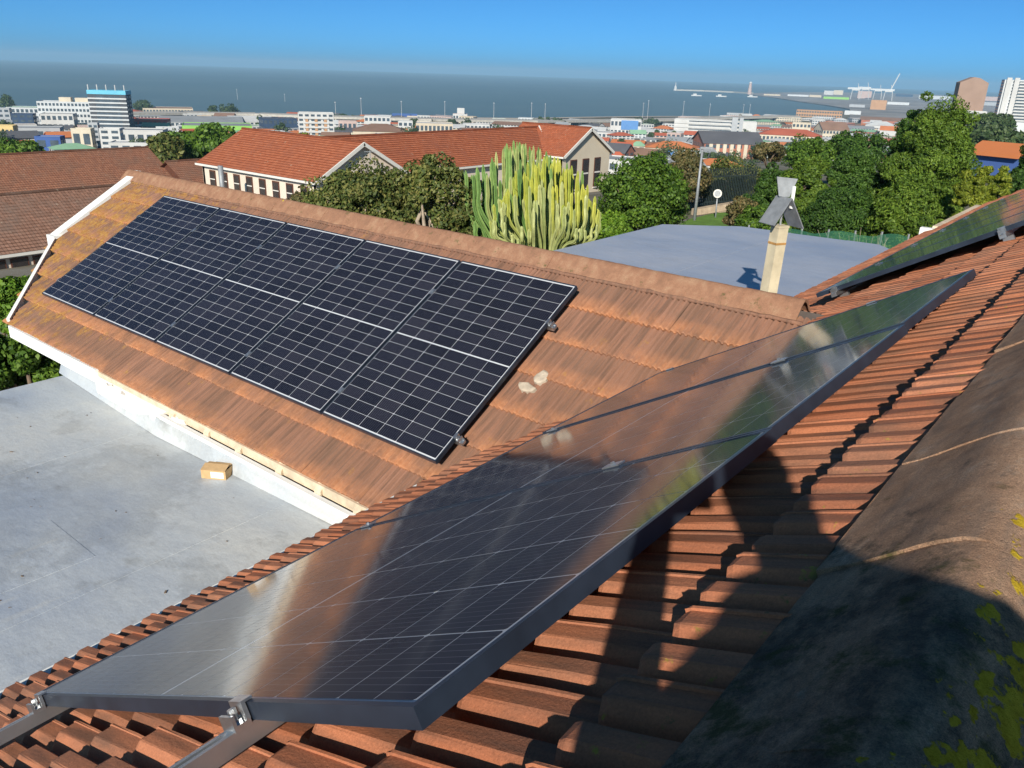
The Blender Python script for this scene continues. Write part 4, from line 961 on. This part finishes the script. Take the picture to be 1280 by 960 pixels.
# low stone wall, every course block its own piece
swl = thing('stone_wall', 'low tan stone wall stepping up beyond the lawn', 'wall', tuple(at(900, 268, 46)))
plain('sandstone', (.40, .31, .21), .95, .2, 3, .4)
p0, p1 = at(866, 274, 45), at(934, 262, 47); wz = swl.location
N_ = 9
for i in range(N_):
    a_, c_2 = p0+(p1-p0)*(i/N_), p0+(p1-p0)*((i+.96)/N_)
    d = (c_2-a_); ln = np.linalg.norm(d); d /= ln; sdv = np.array([-d[1], d[0], 0]); sdv /= np.linalg.norm(sdv)
    for r_ in range(2):
        MB().bar(a_-np.array(wz)+[0, 0, -.15+r_*.36], d, sdv, (0, 0, 1), (r_*.0, ln), (-.2, .2+.02*((i+r_) % 2)), (0, .34)).build('block', 'sandstone', swl)
# dark palisade fence behind the lawn
pf = thing('palisade_fence', 'dark upright palisade fence behind the stone wall', 'fence', tuple(at(890, 262, 49)))
plain('fence_dark', (.018, .028, .028), .6)
f0, f1 = at(846, 262, 48)-np.array(pf.location), at(940, 258, 50)-np.array(pf.location)
for i in range(46):
    p = f0+(f1-f0)*(i/45); MB().bar(p, (1, 0, 0), (0, 1, 0), (0, 0, 1), (-.022, .022), (-.02, .02), (-.4, 2.25+.05*(i % 2))).build('pale', 'fence_dark', pf)
for h_ in (.35, 1.8):
    MB().tube([f0+[0, .05, h_], f1+[0, .05, h_]], .04, 5).build('rail', 'fence_dark', pf)
# green shade-net fence right behind the blue roof
nf = thing('net_fence', 'sagging green shade-net fence along the back of the blue roof', 'fence', (-5, 17.2, -6))
t = NT('green_net'); t.set(base=(.03, .16, .09, 1), roughness=.8); tr = t.n('ShaderNodeBsdfTransparent'); mx = t.n('ShaderNodeMixShader'); mx.inputs[0].default_value = .45
t.l(t.b.outputs[0], mx.inputs[2]); t.l(tr.outputs[0], mx.inputs[1]); t.l(mx.outputs[0], t.out.inputs[0]); MATS['net'] = t.m
ends = [at(938, 288, 17.2), at(1040, 292, 17.4), at(1132, 300, 17.6)]
vs = []; fs = []
for i in range(37):
    f = i/36; p = at(935+200*f, 284.5+11*f+2.5*math.sin(f*19)+rng.uniform(-.6, .6), 17.2+.4*f)
    vs += [(p[0]+5, p[1]-17.2, p[2]+6), (p[0]+5, p[1]-17.2, p[2]+6-1.6)]
fs = [(2*i, 2*i+2, 2*i+3, 2*i+1) for i in range(36)]
MB().add(vs, fs).build('net', 'net', nf, True)
for i in range(0, 37, 6):
    p = np.array(vs[2*i]); MB().tube([p+[0, .04, .05], p+[0, .04, -3.2]], .02, 6).build('post', 'galvanised', nf)

# ================================================================== the town below, towards the sea
WALLC = {'white': (.50, .49, .47), 'cream': (.54, .47, .36), 'grey': (.36, .37, .38), 'pale grey': (.52, .53, .53), 'beige': (.52, .44, .33), 'brown': (.24, .15, .11), 'blue': (.05, .10, .28), 'dark blue': (.035, .06, .11),
         'red': (.42, .07, .05), 'orange': (.42, .24, .13), 'pink': (.46, .34, .30), 'lime green': (.24, .48, .10), 'dark': (.07, .075, .085), 'yellow': (.62, .46, .20), 'brick': (.36, .14, .09), 'tan tower': (.30, .20, .15)}
for k, v in WALLC.items(): plain('town_'+k, v, .85, .08, .15)
ROOFC = {'grey': (.26, .27, .28), 'dark': (.10, .10, .11), 'white': (.50, .50, .49), 'red': (.40, .10, .05), 'orange': (.52, .17, .06), 'green': (.22, .38, .24), 'blue': (.10, .22, .45), 'brown': (.22, .13, .09), 'sky blue': (.14, .45, .60)}
for k, v in ROOFC.items(): plain('troof_'+k, v, .8, .12, .1)
plain('town_glass', (.06, .08, .10), .2, .3, .3, 0, .6)
Zz = np.array([0, 0, 1.])
def building(label, x0, x1, yt, yb_, wall='white', roof='grey', kind='flat', floors=2, bays=0, yaw=0, depth=.7, D=None, extras=None, name='town_building', group='buildings of the lower town', strip=True, cat='building'):
    xc = (x0+x1)/2
    if D is None: p, D = ground_hit(xc, yb_)
    p = at(xc, yb_, D); z0 = p[2]; z1 = at(xc, yt, D)[2]; h = z1-z0; zg = min(z0, terrain(p[0], p[1]))-1.5
    vd = np.array([p[0], p[1], 0]); vd /= np.linalg.norm(vd); ca, sa = math.cos(yaw), math.sin(yaw)
    V = np.array([vd[0]*ca-vd[1]*sa, vd[0]*sa+vd[1]*ca, 0]); U = np.array([V[1], -V[0], 0])      # U to the right, V away
    w_ = (x1-x0)/F_PX*(p@FW)/max(.6, math.cos(yaw)); dp = w_*depth if depth < 5 else depth
    o = (p[0], p[1], z0); root = thing(name, label, cat, o, group)
    hw = h if kind == 'flat' else h*.58
    MB().bar((0, 0, 0), U, V, Zz, (-w_/2, w_/2), (0, dp), (zg-z0, hw)).build('wall', 'town_'+wall, root)
    if kind == 'flat':
        MB().bar((0, 0, 0), U, V, Zz, (-w_/2+.3, w_/2-.3), (.3, dp-.3), (hw, hw+.12)).build('roof', 'troof_'+roof, root)
        m_ = MB()
        for (a, b2, c, d_) in ((-w_/2, w_/2, -.05, .3), (-w_/2, w_/2, dp-.3, dp+.05), (-w_/2, -w_/2+.3, .3, dp-.3), (w_/2-.3, w_/2, .3, dp-.3)): m_.bar((0, 0, 0), U, V, Zz, (a, b2), (c, d_), (hw, hw+.45))
        m_.build('parapet', 'town_'+wall, root)
    elif kind == 'gable':
        e = w_*.03
        m_ = MB()
        R_ = [U*(-w_/2-e)+V*dp/2+Zz*h, U*(w_/2+e)+V*dp/2+Zz*h]; E0 = [U*(-w_/2-e)-V*.5+Zz*hw, U*(w_/2+e)-V*.5+Zz*hw]; E1 = [U*(-w_/2-e)+V*(dp+.5)+Zz*hw, U*(w_/2+e)+V*(dp+.5)+Zz*hw]
        m_.slab([R_[0], R_[1], E0[1], E0[0]], (0, 0, -.25)); m_.slab([R_[1], R_[0], E1[0], E1[1]], (0, 0, -.25)); m_.build('roof', 'troof_'+roof, root)
        for sg in (-1, 1): MB().slab([U*sg*w_/2+Zz*hw, U*sg*w_/2+V*dp+Zz*hw, U*sg*w_/2+V*dp/2+Zz*(h-.1)], -U*sg*.2).build('gable', 'town_'+wall, root)
    elif kind == 'hip':
        m_ = MB(); k = min(dp/2, w_*.35); e = .5
        c4 = [U*(-w_/2-e)-V*e+Zz*hw, U*(w_/2+e)-V*e+Zz*hw, U*(w_/2+e)+V*(dp+e)+Zz*hw, U*(-w_/2-e)+V*(dp+e)+Zz*hw]; r2_ = [U*(-w_/2+k)+V*dp/2+Zz*h, U*(w_/2-k)+V*dp/2+Zz*h]
        m_.add(c4+r2_, [(0, 1, 5, 4), (1, 2, 5), (2, 3, 4, 5), (3, 0, 4), (3, 2, 1, 0)]); m_.build('roof', 'troof_'+roof, root)
    if floors and h > 3:
        m_ = MB(); fh = hw/floors; sw = MB()
        nb = bays or max(2, int(w_/3.2))
        for q in range(floors):
            for k in range(nb):
                a = -w_/2+w_*(k+.18)/nb; b2 = -w_/2+w_*(k+.82)/nb
                m_.bar((0, 0, 0), U, V, Zz, (a, b2), (-.06, .04), (q*fh+fh*.34, q*fh+fh*.82))
            for k in range(max(2, int(nb*dp/w_))):
                kk = max(2, int(nb*dp/w_)); a, b2 = dp*(k+.2)/kk, dp*(k+.8)/kk
                for sg in (-1, 1): m_.bar(U*sg*w_/2, U*sg, V, Zz, (-.04, .06), (a, b2), (q*fh+fh*.34, q*fh+fh*.82))
        m_.build('window_rows', 'town_glass', root, kind='stuff')
    if extras: extras(root, U, V, w_, dp, h, hw)
    return root
# --- hand-placed landmarks
def tower_top(root, U, V, w_, dp, h, hw):
    MB().bar((0, 0, 0), U, V, Zz, (-w_/2-.3, w_/2+.3), (-.3, dp+.3), (h+.46, h+3.0)).build('crown_band', 'troof_sky blue', root)
    for k in range(5): MB().tube([U*(w_*(k/4-.5)*.95)+V*1+Zz*(h+3), U*(w_*(k/4-.5)*.95)+V*1+Zz*(h+6.5)], .35, 6).build('mast', 'town_white', root)
    for k in range(9): MB().bar((0, 0, 0), U, V, Zz, (-w_/2-.25, w_/2+.25), (-.45, -.07), (h*(k+.0)/9, h*(k+.34)/9)).build('spandrel', 'town_pale grey', root)
building('grey office tower with horizontal bands and a sky blue crown', 119, 161, 119, 166, 'dark', 'grey', floors=9, bays=1, yaw=-.28, depth=.55, extras=tower_top)
def roof_boxes(root, U, V, w_, dp, h, hw):
    for a, b2, c in ((-.15, .05, 3.2), (.12, .34, 3.0)): MB().bar((0, 0, 0), U, V, Zz, (w_*a, w_*b2), (dp*.3, dp*.7), (h+.13, h+c)).build('plant_room', 'town_cream', root)
building('long white five-storey office block left of the grey tower', 56, 121, 128, 162, 'pale grey', 'white', floors=5, bays=16, yaw=-.25, depth=.4, extras=roof_boxes)
building('pale green roofed block behind the blue glass offices', 14, 58, 135, 152, 'pale grey', 'green', floors=2, yaw=-.2)
building('dark blue glass office block at the left edge', 20, 43, 143, 166, 'dark blue', 'dark', floors=4, yaw=-.25)
building('slate blue block with dark flank left of the glass offices', -6, 14, 136, 160, 'grey', 'grey', floors=4, yaw=-.2)
building('cream striped block with brown flank at the left edge', -4, 18, 158, 180, 'yellow', 'dark', floors=1, bays=5, yaw=-.35)
building('white building with dark window holes below the long office block', 56, 92, 143, 164, 'white', 'grey', floors=2, yaw=-.2)
building('grey blue flat shed in front of the glass offices', 22, 74, 161, 178, 'grey', 'grey', floors=1, yaw=-.15)
building('bright blue shed with white roof peeping over the left tiled roof', 48, 76, 172, 190, 'blue', 'white', floors=1, yaw=-.3)
building('tall cream blank-walled block above the left tiled roof', 94, 116, 162, 190, 'cream', 'grey', floors=1, bays=2, yaw=-.3)
building('grey stair tower beside the cream blank block', 115, 126, 155, 188, 'grey', 'white', floors=5, bays=2, yaw=-.3)
building('white balcony flats between the cream block and the big tree', 129, 152, 162, 190, 'white', 'white', floors=4, yaw=-.25)
building('white warehouse with grey roof next to the big tree', 152, 204, 164, 188, 'white', 'grey', floors=1, yaw=-.2)
building('sky blue roofed kiosk above the left tiled roof', 150, 168, 178, 190, 'white', 'sky blue', 'gable', floors=1)
building('red walled shop block right of the grey tower', 170, 208, 150, 163, 'red', 'dark', floors=1, yaw=-.2)
building('long beige shed near the shore right of the grey tower', 182, 240, 136, 144, 'beige', 'brown', floors=1)
building('grey roofed warehouse row above the big tree', 206, 300, 147, 160, 'pale grey', 'grey', 'gable', floors=1)
building('lime green walled warehouse above the big tree', 232, 314, 158, 171, 'lime green', 'grey', floors=0)
building('white roofed shed right of the grey warehouse row', 288, 338, 146, 160, 'white', 'white', 'gable', floors=1)
building('white curved-looking roof below the glass building', 318, 372, 164, 178, 'white', 'white', 'hip', floors=1)
building('dark glass showroom left of the orange flats', 331, 372, 149, 166, 'dark blue', 'dark', floors=2, yaw=.2)
def orange_flats(root, U, V, w_, dp, h, hw):
    for k in range(3): MB().bar((0, 0, 0), U, V, Zz, (w_*(-.30+k*.26), w_*(-.22+k*.26)), (-.3, -.07), (0, h*.82)).build('pilaster', 'town_orange', root)
    for k in range(1, 6): MB().bar((0, 0, 0), U, V, Zz, (-w_*.34, w_*.36), (-.6, -.08), (h*k/6-.5, h*k/6+.35)).build('balcony', 'town_white', root)
building('white and orange balcony flats standing above the red hip roof', 375, 418, 142, 176, 'white', 'white', floors=6, bays=6, depth=.5, extras=orange_flats)
building('brown tiled hip roof behind the long school roof', 442, 508, 156, 176, 'beige', 'brown', 'hip', floors=0)
building('white stepped house near the shore above the brown hip roof', 456, 488, 146, 162, 'white', 'white', floors=2)
building('pink walled house left of the white stepped house', 424, 446, 152, 166, 'pink', 'grey', floors=1)
building('white blocky house right of the brown hip roof', 498, 516, 152, 168, 'white', 'grey', floors=2, depth=1)
building('bright blue roofed shed on the shore', 490, 522, 143.5, 149, 'blue', 'blue', floors=0)
building('long beige warehouse above the school roof', 520, 566, 155, 168, 'beige', 'white', floors=1)
building('white harbour office with a small tower on the shore', 566, 584, 143, 153, 'white', 'red', floors=1, extras=lambda r, U, V, w_, dp, h, hw: MB().bar((0, 0, 0), U, V, Zz, (-w_*.2, w_*.3), (dp*.2, dp*.6), (h+.5, h+7)).build('lookout', 'town_white', r))
building('white stalls above the middle of the school roof', 578, 612, 156, 164, 'white', 'white', floors=1)
building('white house with a big blue glass front beside the cream gable', 762, 800, 150, 172, 'white', 'white', floors=2, extras=lambda r, U, V, w_, dp, h, hw: MB().bar((0, 0, 0), U, V, Zz, (-w_*.15, w_*.4), (-.4, -.1), (h*.45, h*.98)).build('glass_front', 'troof_blue', r))
def twin(root, U, V, w_, dp, h, hw):
    for a, b2 in ((.20, .27), (.29, .335)): MB().bar((0, 0, 0), U, V, Zz, (w_*a, w_*b2), (-1.5, 6), (-6, h+4)).build('stair_tower', 'town_grey', root)
    for k in range(4): MB().bar((0, 0, 0), U, V, Zz, (-w_/2+.4, w_*.19), (-.6, -.08), (h*k/4, h*(k+.55)/4)).build('spandrel', 'town_white', root)
building('long white office block with twin grey stair towers', 842, 942, 151, 171, 'white', 'white', floors=4, bays=1, depth=.2, extras=twin)
def hall(root, U, V, w_, dp, h, hw):
    for k in range(6): MB().bar((0, 0, 0), U, V, Zz, (w_*(-.42+k*.12), w_*(-.36+k*.12)), (-.5, -.07), (0, hw*.95)).build('pier', 'town_cream', root)
building('brick fronted hall under a broad dark grey roof', 880, 950, 166, 198, 'brick', 'dark', 'gable', floors=2, yaw=.3, depth=.8, extras=hall)
building('long orange tiled roof left of the brick hall', 806, 872, 178, 196, 'cream', 'orange', 'hip', floors=1)
building('small red roofed house beside the cream school gable', 768, 790, 178, 192, 'white', 'red', 'gable', floors=1)
building('green roofed cottage between the red and orange roofs', 788, 806, 177, 190, 'cream', 'green', 'hip', floors=1)
building('blue roofed cottage in front of the orange roof', 822, 842, 189, 200, 'white', 'blue', 'gable', floors=1)
building('pink cottage beside the green bush', 762, 780, 190, 206, 'pink', 'red', 'hip', floors=1)
building('white cottage with carport above the green bush', 815, 838, 196, 208, 'white', 'grey', 'gable', floors=1)
building('broad orange red tiled roof in the middle of the town', 948, 1024, 162, 180, 'cream', 'red', 'hip', floors=1, depth=.5)
building('cream facade with stepped parapet right of the orange red roof', 988, 1010, 154, 176, 'cream', 'brown', floors=3)
building('cream gabled church-like house left of the conifers', 1028, 1058, 153, 176, 'cream', 'brown', 'gable', floors=2, yaw=.5)
building('white domed-looking shed beyond the conifers', 1082, 1118, 152, 164, 'white', 'white', 'hip', floors=0)
building('small orange roof peeping over the conifers', 1100, 1126, 158, 170, 'white', 'orange', 'gable', floors=0)
building('long red roofed transit shed before the harbour', 1078, 1135, 147, 156, 'brick', 'brown', 'gable', floors=0, depth=.4)
building('long yellow ochre terminal building on the waterfront', 996, 1050, 138.5, 147, 'orange', 'brown', floors=2, bays=18, depth=.25)
def slant(root, U, V, w_, dp, h, hw):
    MB().slab([U*(-w_/2)+Zz*(h+.46), U*(-w_*.05)+Zz*(h+3.8), U*(w_*.15)+Zz*(h+3.4), U*(w_/2)+Zz*(h+.46)], V*dp).build('sloped_cap', 'town_tan tower', root)
building('plain brown tower block with a peaked top right of the conifers', 1190, 1221, 104, 160, 'tan tower', 'brown', floors=0, D=620, depth=.6, yaw=.25, extras=slant)
def ribs(root, U, V, w_, dp, h, hw):
    for a, b2 in ((-.46, -.36), (-.30, -.20)): MB().bar((0, 0, 0), U, V, Zz, (w_*a, w_*b2), (-1.2, 0), (0, h+1.5)).build('rib', 'town_white', root)
    for k in range(13): MB().bar((0, 0, 0), U, V, Zz, (-w_*.18, w_*.5), (-.7, -.08), (h*k/13, h*(k+.5)/13)).build('spandrel', 'town_white', root)
building('pale ribbed tower block at the right edge', 1248, 1300, 101, 152, 'pale grey', 'grey', floors=13, bays=1, D=560, depth=.5, yaw=.15, extras=ribs)
building('orange roofed house with a deep blue wall right of the tall conifer', 1214, 1268, 178, 208, 'blue', 'orange', 'gable', floors=0, D=70, yaw=-.5, depth=.7)
building('cream flats left of the ribbed tower', 1262, 1290, 144, 158, 'cream', 'grey', floors=2)
building('white flats at the foot of the brown tower', 1196, 1226, 140, 165, 'white', 'grey', floors=4, D=420)
px_tree('umbrella_tree', 'wide flat-topped tree below the ribbed tower', 1238, 62, 142, 166, 330, 60, .7, 'leaf_far', per=70, rc=.35, group='trees of the lower town', tr=.5)
px_tree('umbrella_tree', 'dark tree mass below the flat-topped tree', 1240, 90, 160, 188, 200, 70, .45, 'leaf_far', per=80, rc=.35, group='trees of the lower town', tr=.4)
for lb, x, w_, yt, yb_ in (('dark tree at the left edge before the sea', 9, 15, 118, 138), ('dark tree left of the white office block', 50, 16, 121, 132), ('wide dark tree right of the grey tower', 182, 32, 125, 142), ('left tree of the dark pair near the shore', 266, 13, 132, 148), ('right tree of the dark pair near the shore', 286, 22, 130, 148),
                       ('tiny dark tree on the freeway bank', 346, 11, 134, 141), ('low dark scrub left of the white stepped house', 434, 44, 143, 152), ('dark scrub along the shore above the school roof', 683, 56, 147, 158), ('dark scrub right of the shore scrub', 724, 30, 150, 158), ('dark scrub behind the blue glass house', 806, 42, 147, 158), ('round green tree beside the orange tiled roof', 818, 20, 180, 194),
                       ('green trees at the foot of the brick hall', 900, 56, 190, 206)):
    p, D = ground_hit(x, yb_); px_tree('far_tree', lb, x, w_, yt, yb_, D, 30, max(.16, D/900), 'leaf_far', per=50, rc=.4, group='trees of the lower town', tr=.3, limbs=3)
# --- the rest of the town: small houses and sheds street by street
used = []
tn = 0; WL_ = ['white', 'white', 'cream', 'pale grey', 'grey', 'beige', 'pink', 'brick', 'white']; RL = ['grey', 'grey', 'white', 'red', 'orange', 'brown', 'dark', 'white', 'green']
tr2 = random.Random(3)
while tn < 350:
    x = tr2.uniform(-10, 1150); hz = 69.5+x*.0375
    y = hz+tr2.uniform(48, 122) if x < 900 else hz+tr2.uniform(30, 95)
    p, D = ground_hit(x, y)
    if D > (1040 if x < 850 else 1500) or D < 115: continue
    w_m = tr2.uniform(8, 20)*(1+D/1800); h_m = tr2.uniform(3.5, 7.5); wpx = w_m/(p@FW)*F_PX; hpx = h_m/(p@FW)*F_PX
    if any(abs(x-a)*2 < (wpx+b2)*.7 and abs(y-c) < hpx*.55 for a, b2, c in used): continue
    used.append((x, wpx, y)); tn += 1
    wl, rf = tr2.choice(WL_), tr2.choice(RL); kd = tr2.choice(['flat', 'gable', 'hip', 'gable'])
    reg = 'left' if x < 430 else 'middle' if x < 860 else 'right'
    building('small %s %s-roofed %s building in the %s of the town' % (wl, rf, kd, reg), x-wpx/2, x+wpx/2, y-hpx, y, wl, rf, kd, floors=1 if h_m < 5 else 2, yaw=tr2.uniform(-.5, .5), D=D, group='small %s %s-roofed %s buildings, %s' % (wl, rf, kd, reg), name='town_house')
for k in range(70):
    x = tr2.uniform(-10, 1170); hz = 69.5+x*.0375; y = hz+tr2.uniform(52, 120); p, D = ground_hit(x, y)
    if D > 1000 or D < 110: continue
    s_ = tr2.uniform(5, 11)/(p@FW)*F_PX
    px_tree('far_tree', 'small dark tree among the town houses', x, s_, y-s_*.9, y, D, 14, max(.3, D/800), 'leaf_far', per=36, rc=.45, group='small trees among the town houses', tr=.25, limbs=2)
# --- freeway along the shore and its tall lamp masts
fwp = [ground_hit(*q)[0] for q in [(150, 150), (230, 149), (320, 150), (420, 154), (540, 157), (660, 158.5), (780, 157), (900, 153), (990, 150)]]
mb = MB()
for p, q in zip(fwp[:-1], fwp[1:]):
    d = (q-p)*[1, 1, 0]; d /= np.linalg.norm(d); nn = np.array([-d[1], d[0], 0]); z = 7.0
    mb.slab([p+nn*13+Zz*z, q+nn*13+Zz*z, q-nn*13+Zz*z, p-nn*13+Zz*z], (0, 0, -2.2))
    L_ = np.linalg.norm((q-p)[:2])
    for k in range(int(L_/40)): c = p+(q-p)*(k*40/L_); mb.tube([c+Zz*(z-2.2), c-Zz*4], 1.2, 8)
struct('freeway', mb, 'concrete')
for i, (x, yt, yb_) in enumerate([(298, 112, 136), (357, 118, 139), (420, 128, 151), (452, 123, 151), (502, 127, 150), (556, 127, 148), (617, 129, 152), (664, 129, 149), (681, 130, 148), (803, 129, 149), (809, 126, 149), (853, 127, 149), (886, 130, 148), (928, 131, 147), (936, 131, 147)]):
    p, D = ground_hit(x, yb_); top = at(x, yt, D)
    o = thing('lamp_mast', ['leftmost', 'second', 'third', 'fourth', 'fifth', 'sixth', 'seventh', 'eighth', 'ninth', 'tenth', 'eleventh', 'twelfth', 'thirteenth', 'fourteenth', 'rightmost'][i]+' of the tall thin white lamp masts before the sea, counted from the left', 'lamp mast', tuple(p), 'tall lamp masts along the freeway')
    MB().tube([(0, 0, -2), (0, 0, top[2]-p[2])], [.26, .18], 6).build('pole', 'town_white', o); MB().tube([(0, 0, top[2]-p[2]-.2), (0, 0, top[2]-p[2]+.5)], .8, 8).build('lamp_ring', 'town_pale grey', o)
# --- the harbour
def gantry(x, yb_, yt, boom, label):
    p = hitz(x, yb_, -57.2); top = at(x, yt, math.hypot(p[0], p[1])); h = top[2]+57.2
    o = thing('gantry_crane', label, 'crane', tuple(p), 'harbour gantry cranes'); s_ = 15; U = np.array([p[1], -p[0], 0])/math.hypot(p[0], p[1]); V = np.array([-U[1], U[0], 0])
    for a in (-1, 1):
        for b2 in (-1, 1): MB().tube([U*a*s_+V*b2*9, U*a*s_*.8+V*b2*9+Zz*h*.62], 1.3, 6).build('leg', 'town_white', o)
    MB().bar((0, 0, 0), U, V, Zz, (-s_*.9, s_*.9), (-10, 10), (h*.55, h*.62)).build('portal_beam', 'town_white', o)
    MB().bar((0, 0, 0), U, V, Zz, (-s_*2.0, s_*1.2), (-3.5, 3.5), (h*.62, h*.74)).build('boom', 'town_pale grey', o)
    MB().tube([U*s_*.6+Zz*h*.62, U*s_*.3+Zz*h], 1.1, 6).build('a_frame', 'town_white', o)
    if boom: MB().bar(U*s_*.3+Zz*h*.66, np.array([U[0]*.33, U[1]*.33, .94]), V, np.array([-U[0]*.94, -U[1]*.94, .33]), (0, boom), (-2.2, 2.2), (-1.6, 1.6)).build('raised_boom', 'town_white', o)
    return o
gantry(1068, 124, 104, 0, 'left white gantry crane on the harbour quay'); gantry(1080, 124, 103, 0, 'second white gantry crane on the harbour quay'); gantry(1096, 124, 106, 0, 'third white gantry crane on the harbour quay'); gantry(1109, 126, 106, 62, 'white gantry crane with its boom raised high')
def quay_box(label, x0, x1, yt, yb_, mat, roof='grey', cat='building', name='harbour_shed'):
    p = hitz((x0+x1)/2, yb_, -57.2); return building(label, x0, x1, yt, yb_, mat, roof, 'flat', 0, D=math.hypot(p[0], p[1]), depth=.6, group='harbour sheds', name=name, cat=cat)
quay_box('white storage tanks building on the harbour spit', 1030, 1041, 113.5, 118.5, 'white', 'white'); quay_box('cream sheds on the harbour spit', 1042, 1053, 113, 118.5, 'cream', 'brown'); quay_box('brown cold store block on the quay below the cranes', 1088, 1106, 125.5, 137, 'orange', 'brown')
for i, (x0, x1, yt, yb_, mt) in enumerate([(1072, 1088, 114, 123, 'pink'), (1030, 1060, 121.5, 124, 'lime green'), (1056, 1075, 139, 143, 'pale grey'), (1110, 1135, 128, 131, 'pale grey'), (1120, 1140, 118, 121, 'dark blue'), (1062, 1080, 131, 134, 'grey'), (1150, 1185, 120, 124, 'pale grey'), (1222, 1246, 121, 126, 'pink'), (1225, 1250, 128, 132, 'grey'), (985, 1010, 118.5, 120.5, 'pale grey'), (1012, 1026, 119, 121.5, 'beige'), (955, 975, 118, 119.5, 'beige')]):
    quay_box(['pink container stacks behind the gantry cranes', 'flat green roofed strip on the spit', 'pale shed on the inner quay', 'long pale shed right of the brown cold store', 'dark ship hull beyond the quay', 'grey shed left of the brown cold store', 'pale port sheds left of the brown tower', 'pink port stacks between the two towers', 'grey port sheds between the two towers', 'pale shed halfway along the spit', 'beige shed near the root of the spit', 'beige shed near the tip of the spit'][i], x0, x1, yt, yb_, mt)
p = hitz(936.5, 118, -57); D_ = math.hypot(p[0], p[1]); bt = thing('beacon_tower', 'slim reddish beacon tower at the tip of the spit', 'tower', tuple(p))
hb = at(936.5, 104, D_)[2]+57; MB().tube([(0, 0, 0), (0, 0, hb)], [9, 5], 10).build('shaft', 'town_pink', bt); MB().tube([(0, 0, hb), (0, 0, hb+6)], [7, 3], 10).build('lantern', 'town_white', bt)
p = hitz(844, 113.2, -58); bt = thing('beacon_light', 'tiny pale light at the outer end of the breakwater', 'beacon', tuple(p)); MB().tube([(0, 0, 0), (0, 0, 22)], [8, 4], 8).build('shaft', 'town_white', bt); MB().tube([(0, 0, 22), (0, 0, 36)], [2, 1.2], 6).build('mast', 'town_white', bt)
for i, (x, y) in enumerate([(870, 120), (901, 121), (940, 121.5)]):
    p = hitz(x, y, -60); U = np.array([p[1], -p[0], 0])/math.hypot(p[0], p[1]); V = np.array([-U[1], U[0], 0]); l = 17
    bo = thing('boat', ['left', 'middle', 'right'][i]+' of the three small white boats before the breakwater', 'boat', tuple(p), 'white boats in the bay')
    MB().slab([U*-l-V*3.5, U*l*.7-V*3.5, U*l*1.15, U*l*.7+V*3.5, U*-l+V*3.5], (0, 0, 3.5)).build('hull', 'town_white', bo); MB().bar((0, 0, 0), U, V, Zz, (-l*.6, l*.1), (-2.5, 2.5), (3.5, 8)).build('cabin', 'town_white', bo)

# ================================================================== the air between here and the horizon
hm = bpy.data.materials.new('haze_air'); hm.use_nodes = True; hm.node_tree.nodes.clear()
ho = hm.node_tree.nodes.new('ShaderNodeOutputMaterial'); hv = hm.node_tree.nodes.new('ShaderNodeVolumePrincipled')
hv.inputs['Color'].default_value = (.46, .76, 1.0, 1); hv.inputs['Density'].default_value = 1.2e-4; hv.inputs['Anisotropy'].default_value = 0.0
hm.node_tree.links.new(hv.outputs[0], ho.inputs['Volume']); MATS['haze'] = hm
MB().box((-14500, 14500), (-14500, 14500), (-80, 60)).build('haze', 'haze', None, kind='stuff')

# look-alikes of the town are told apart by their order from left to right
byl = {}
for o in bpy.data.objects:
    if o.parent is None and o.get('label') and o.name.startswith(('town_house', 'far_tree')): byl.setdefault(o['label'], []).append(o)
for lb, L_ in byl.items():
    if len(L_) > 1:
        L_.sort(key=lambda o: proj(np.array(o.location))[0])
        for i, o in enumerate(L_):
            n = i+1; suf = 'th' if 10 < n % 100 < 14 else {1: 'st', 2: 'nd', 3: 'rd'}.get(n % 10, 'th')
            o['label'] = lb+', %d%s from the left' % (n, suf)
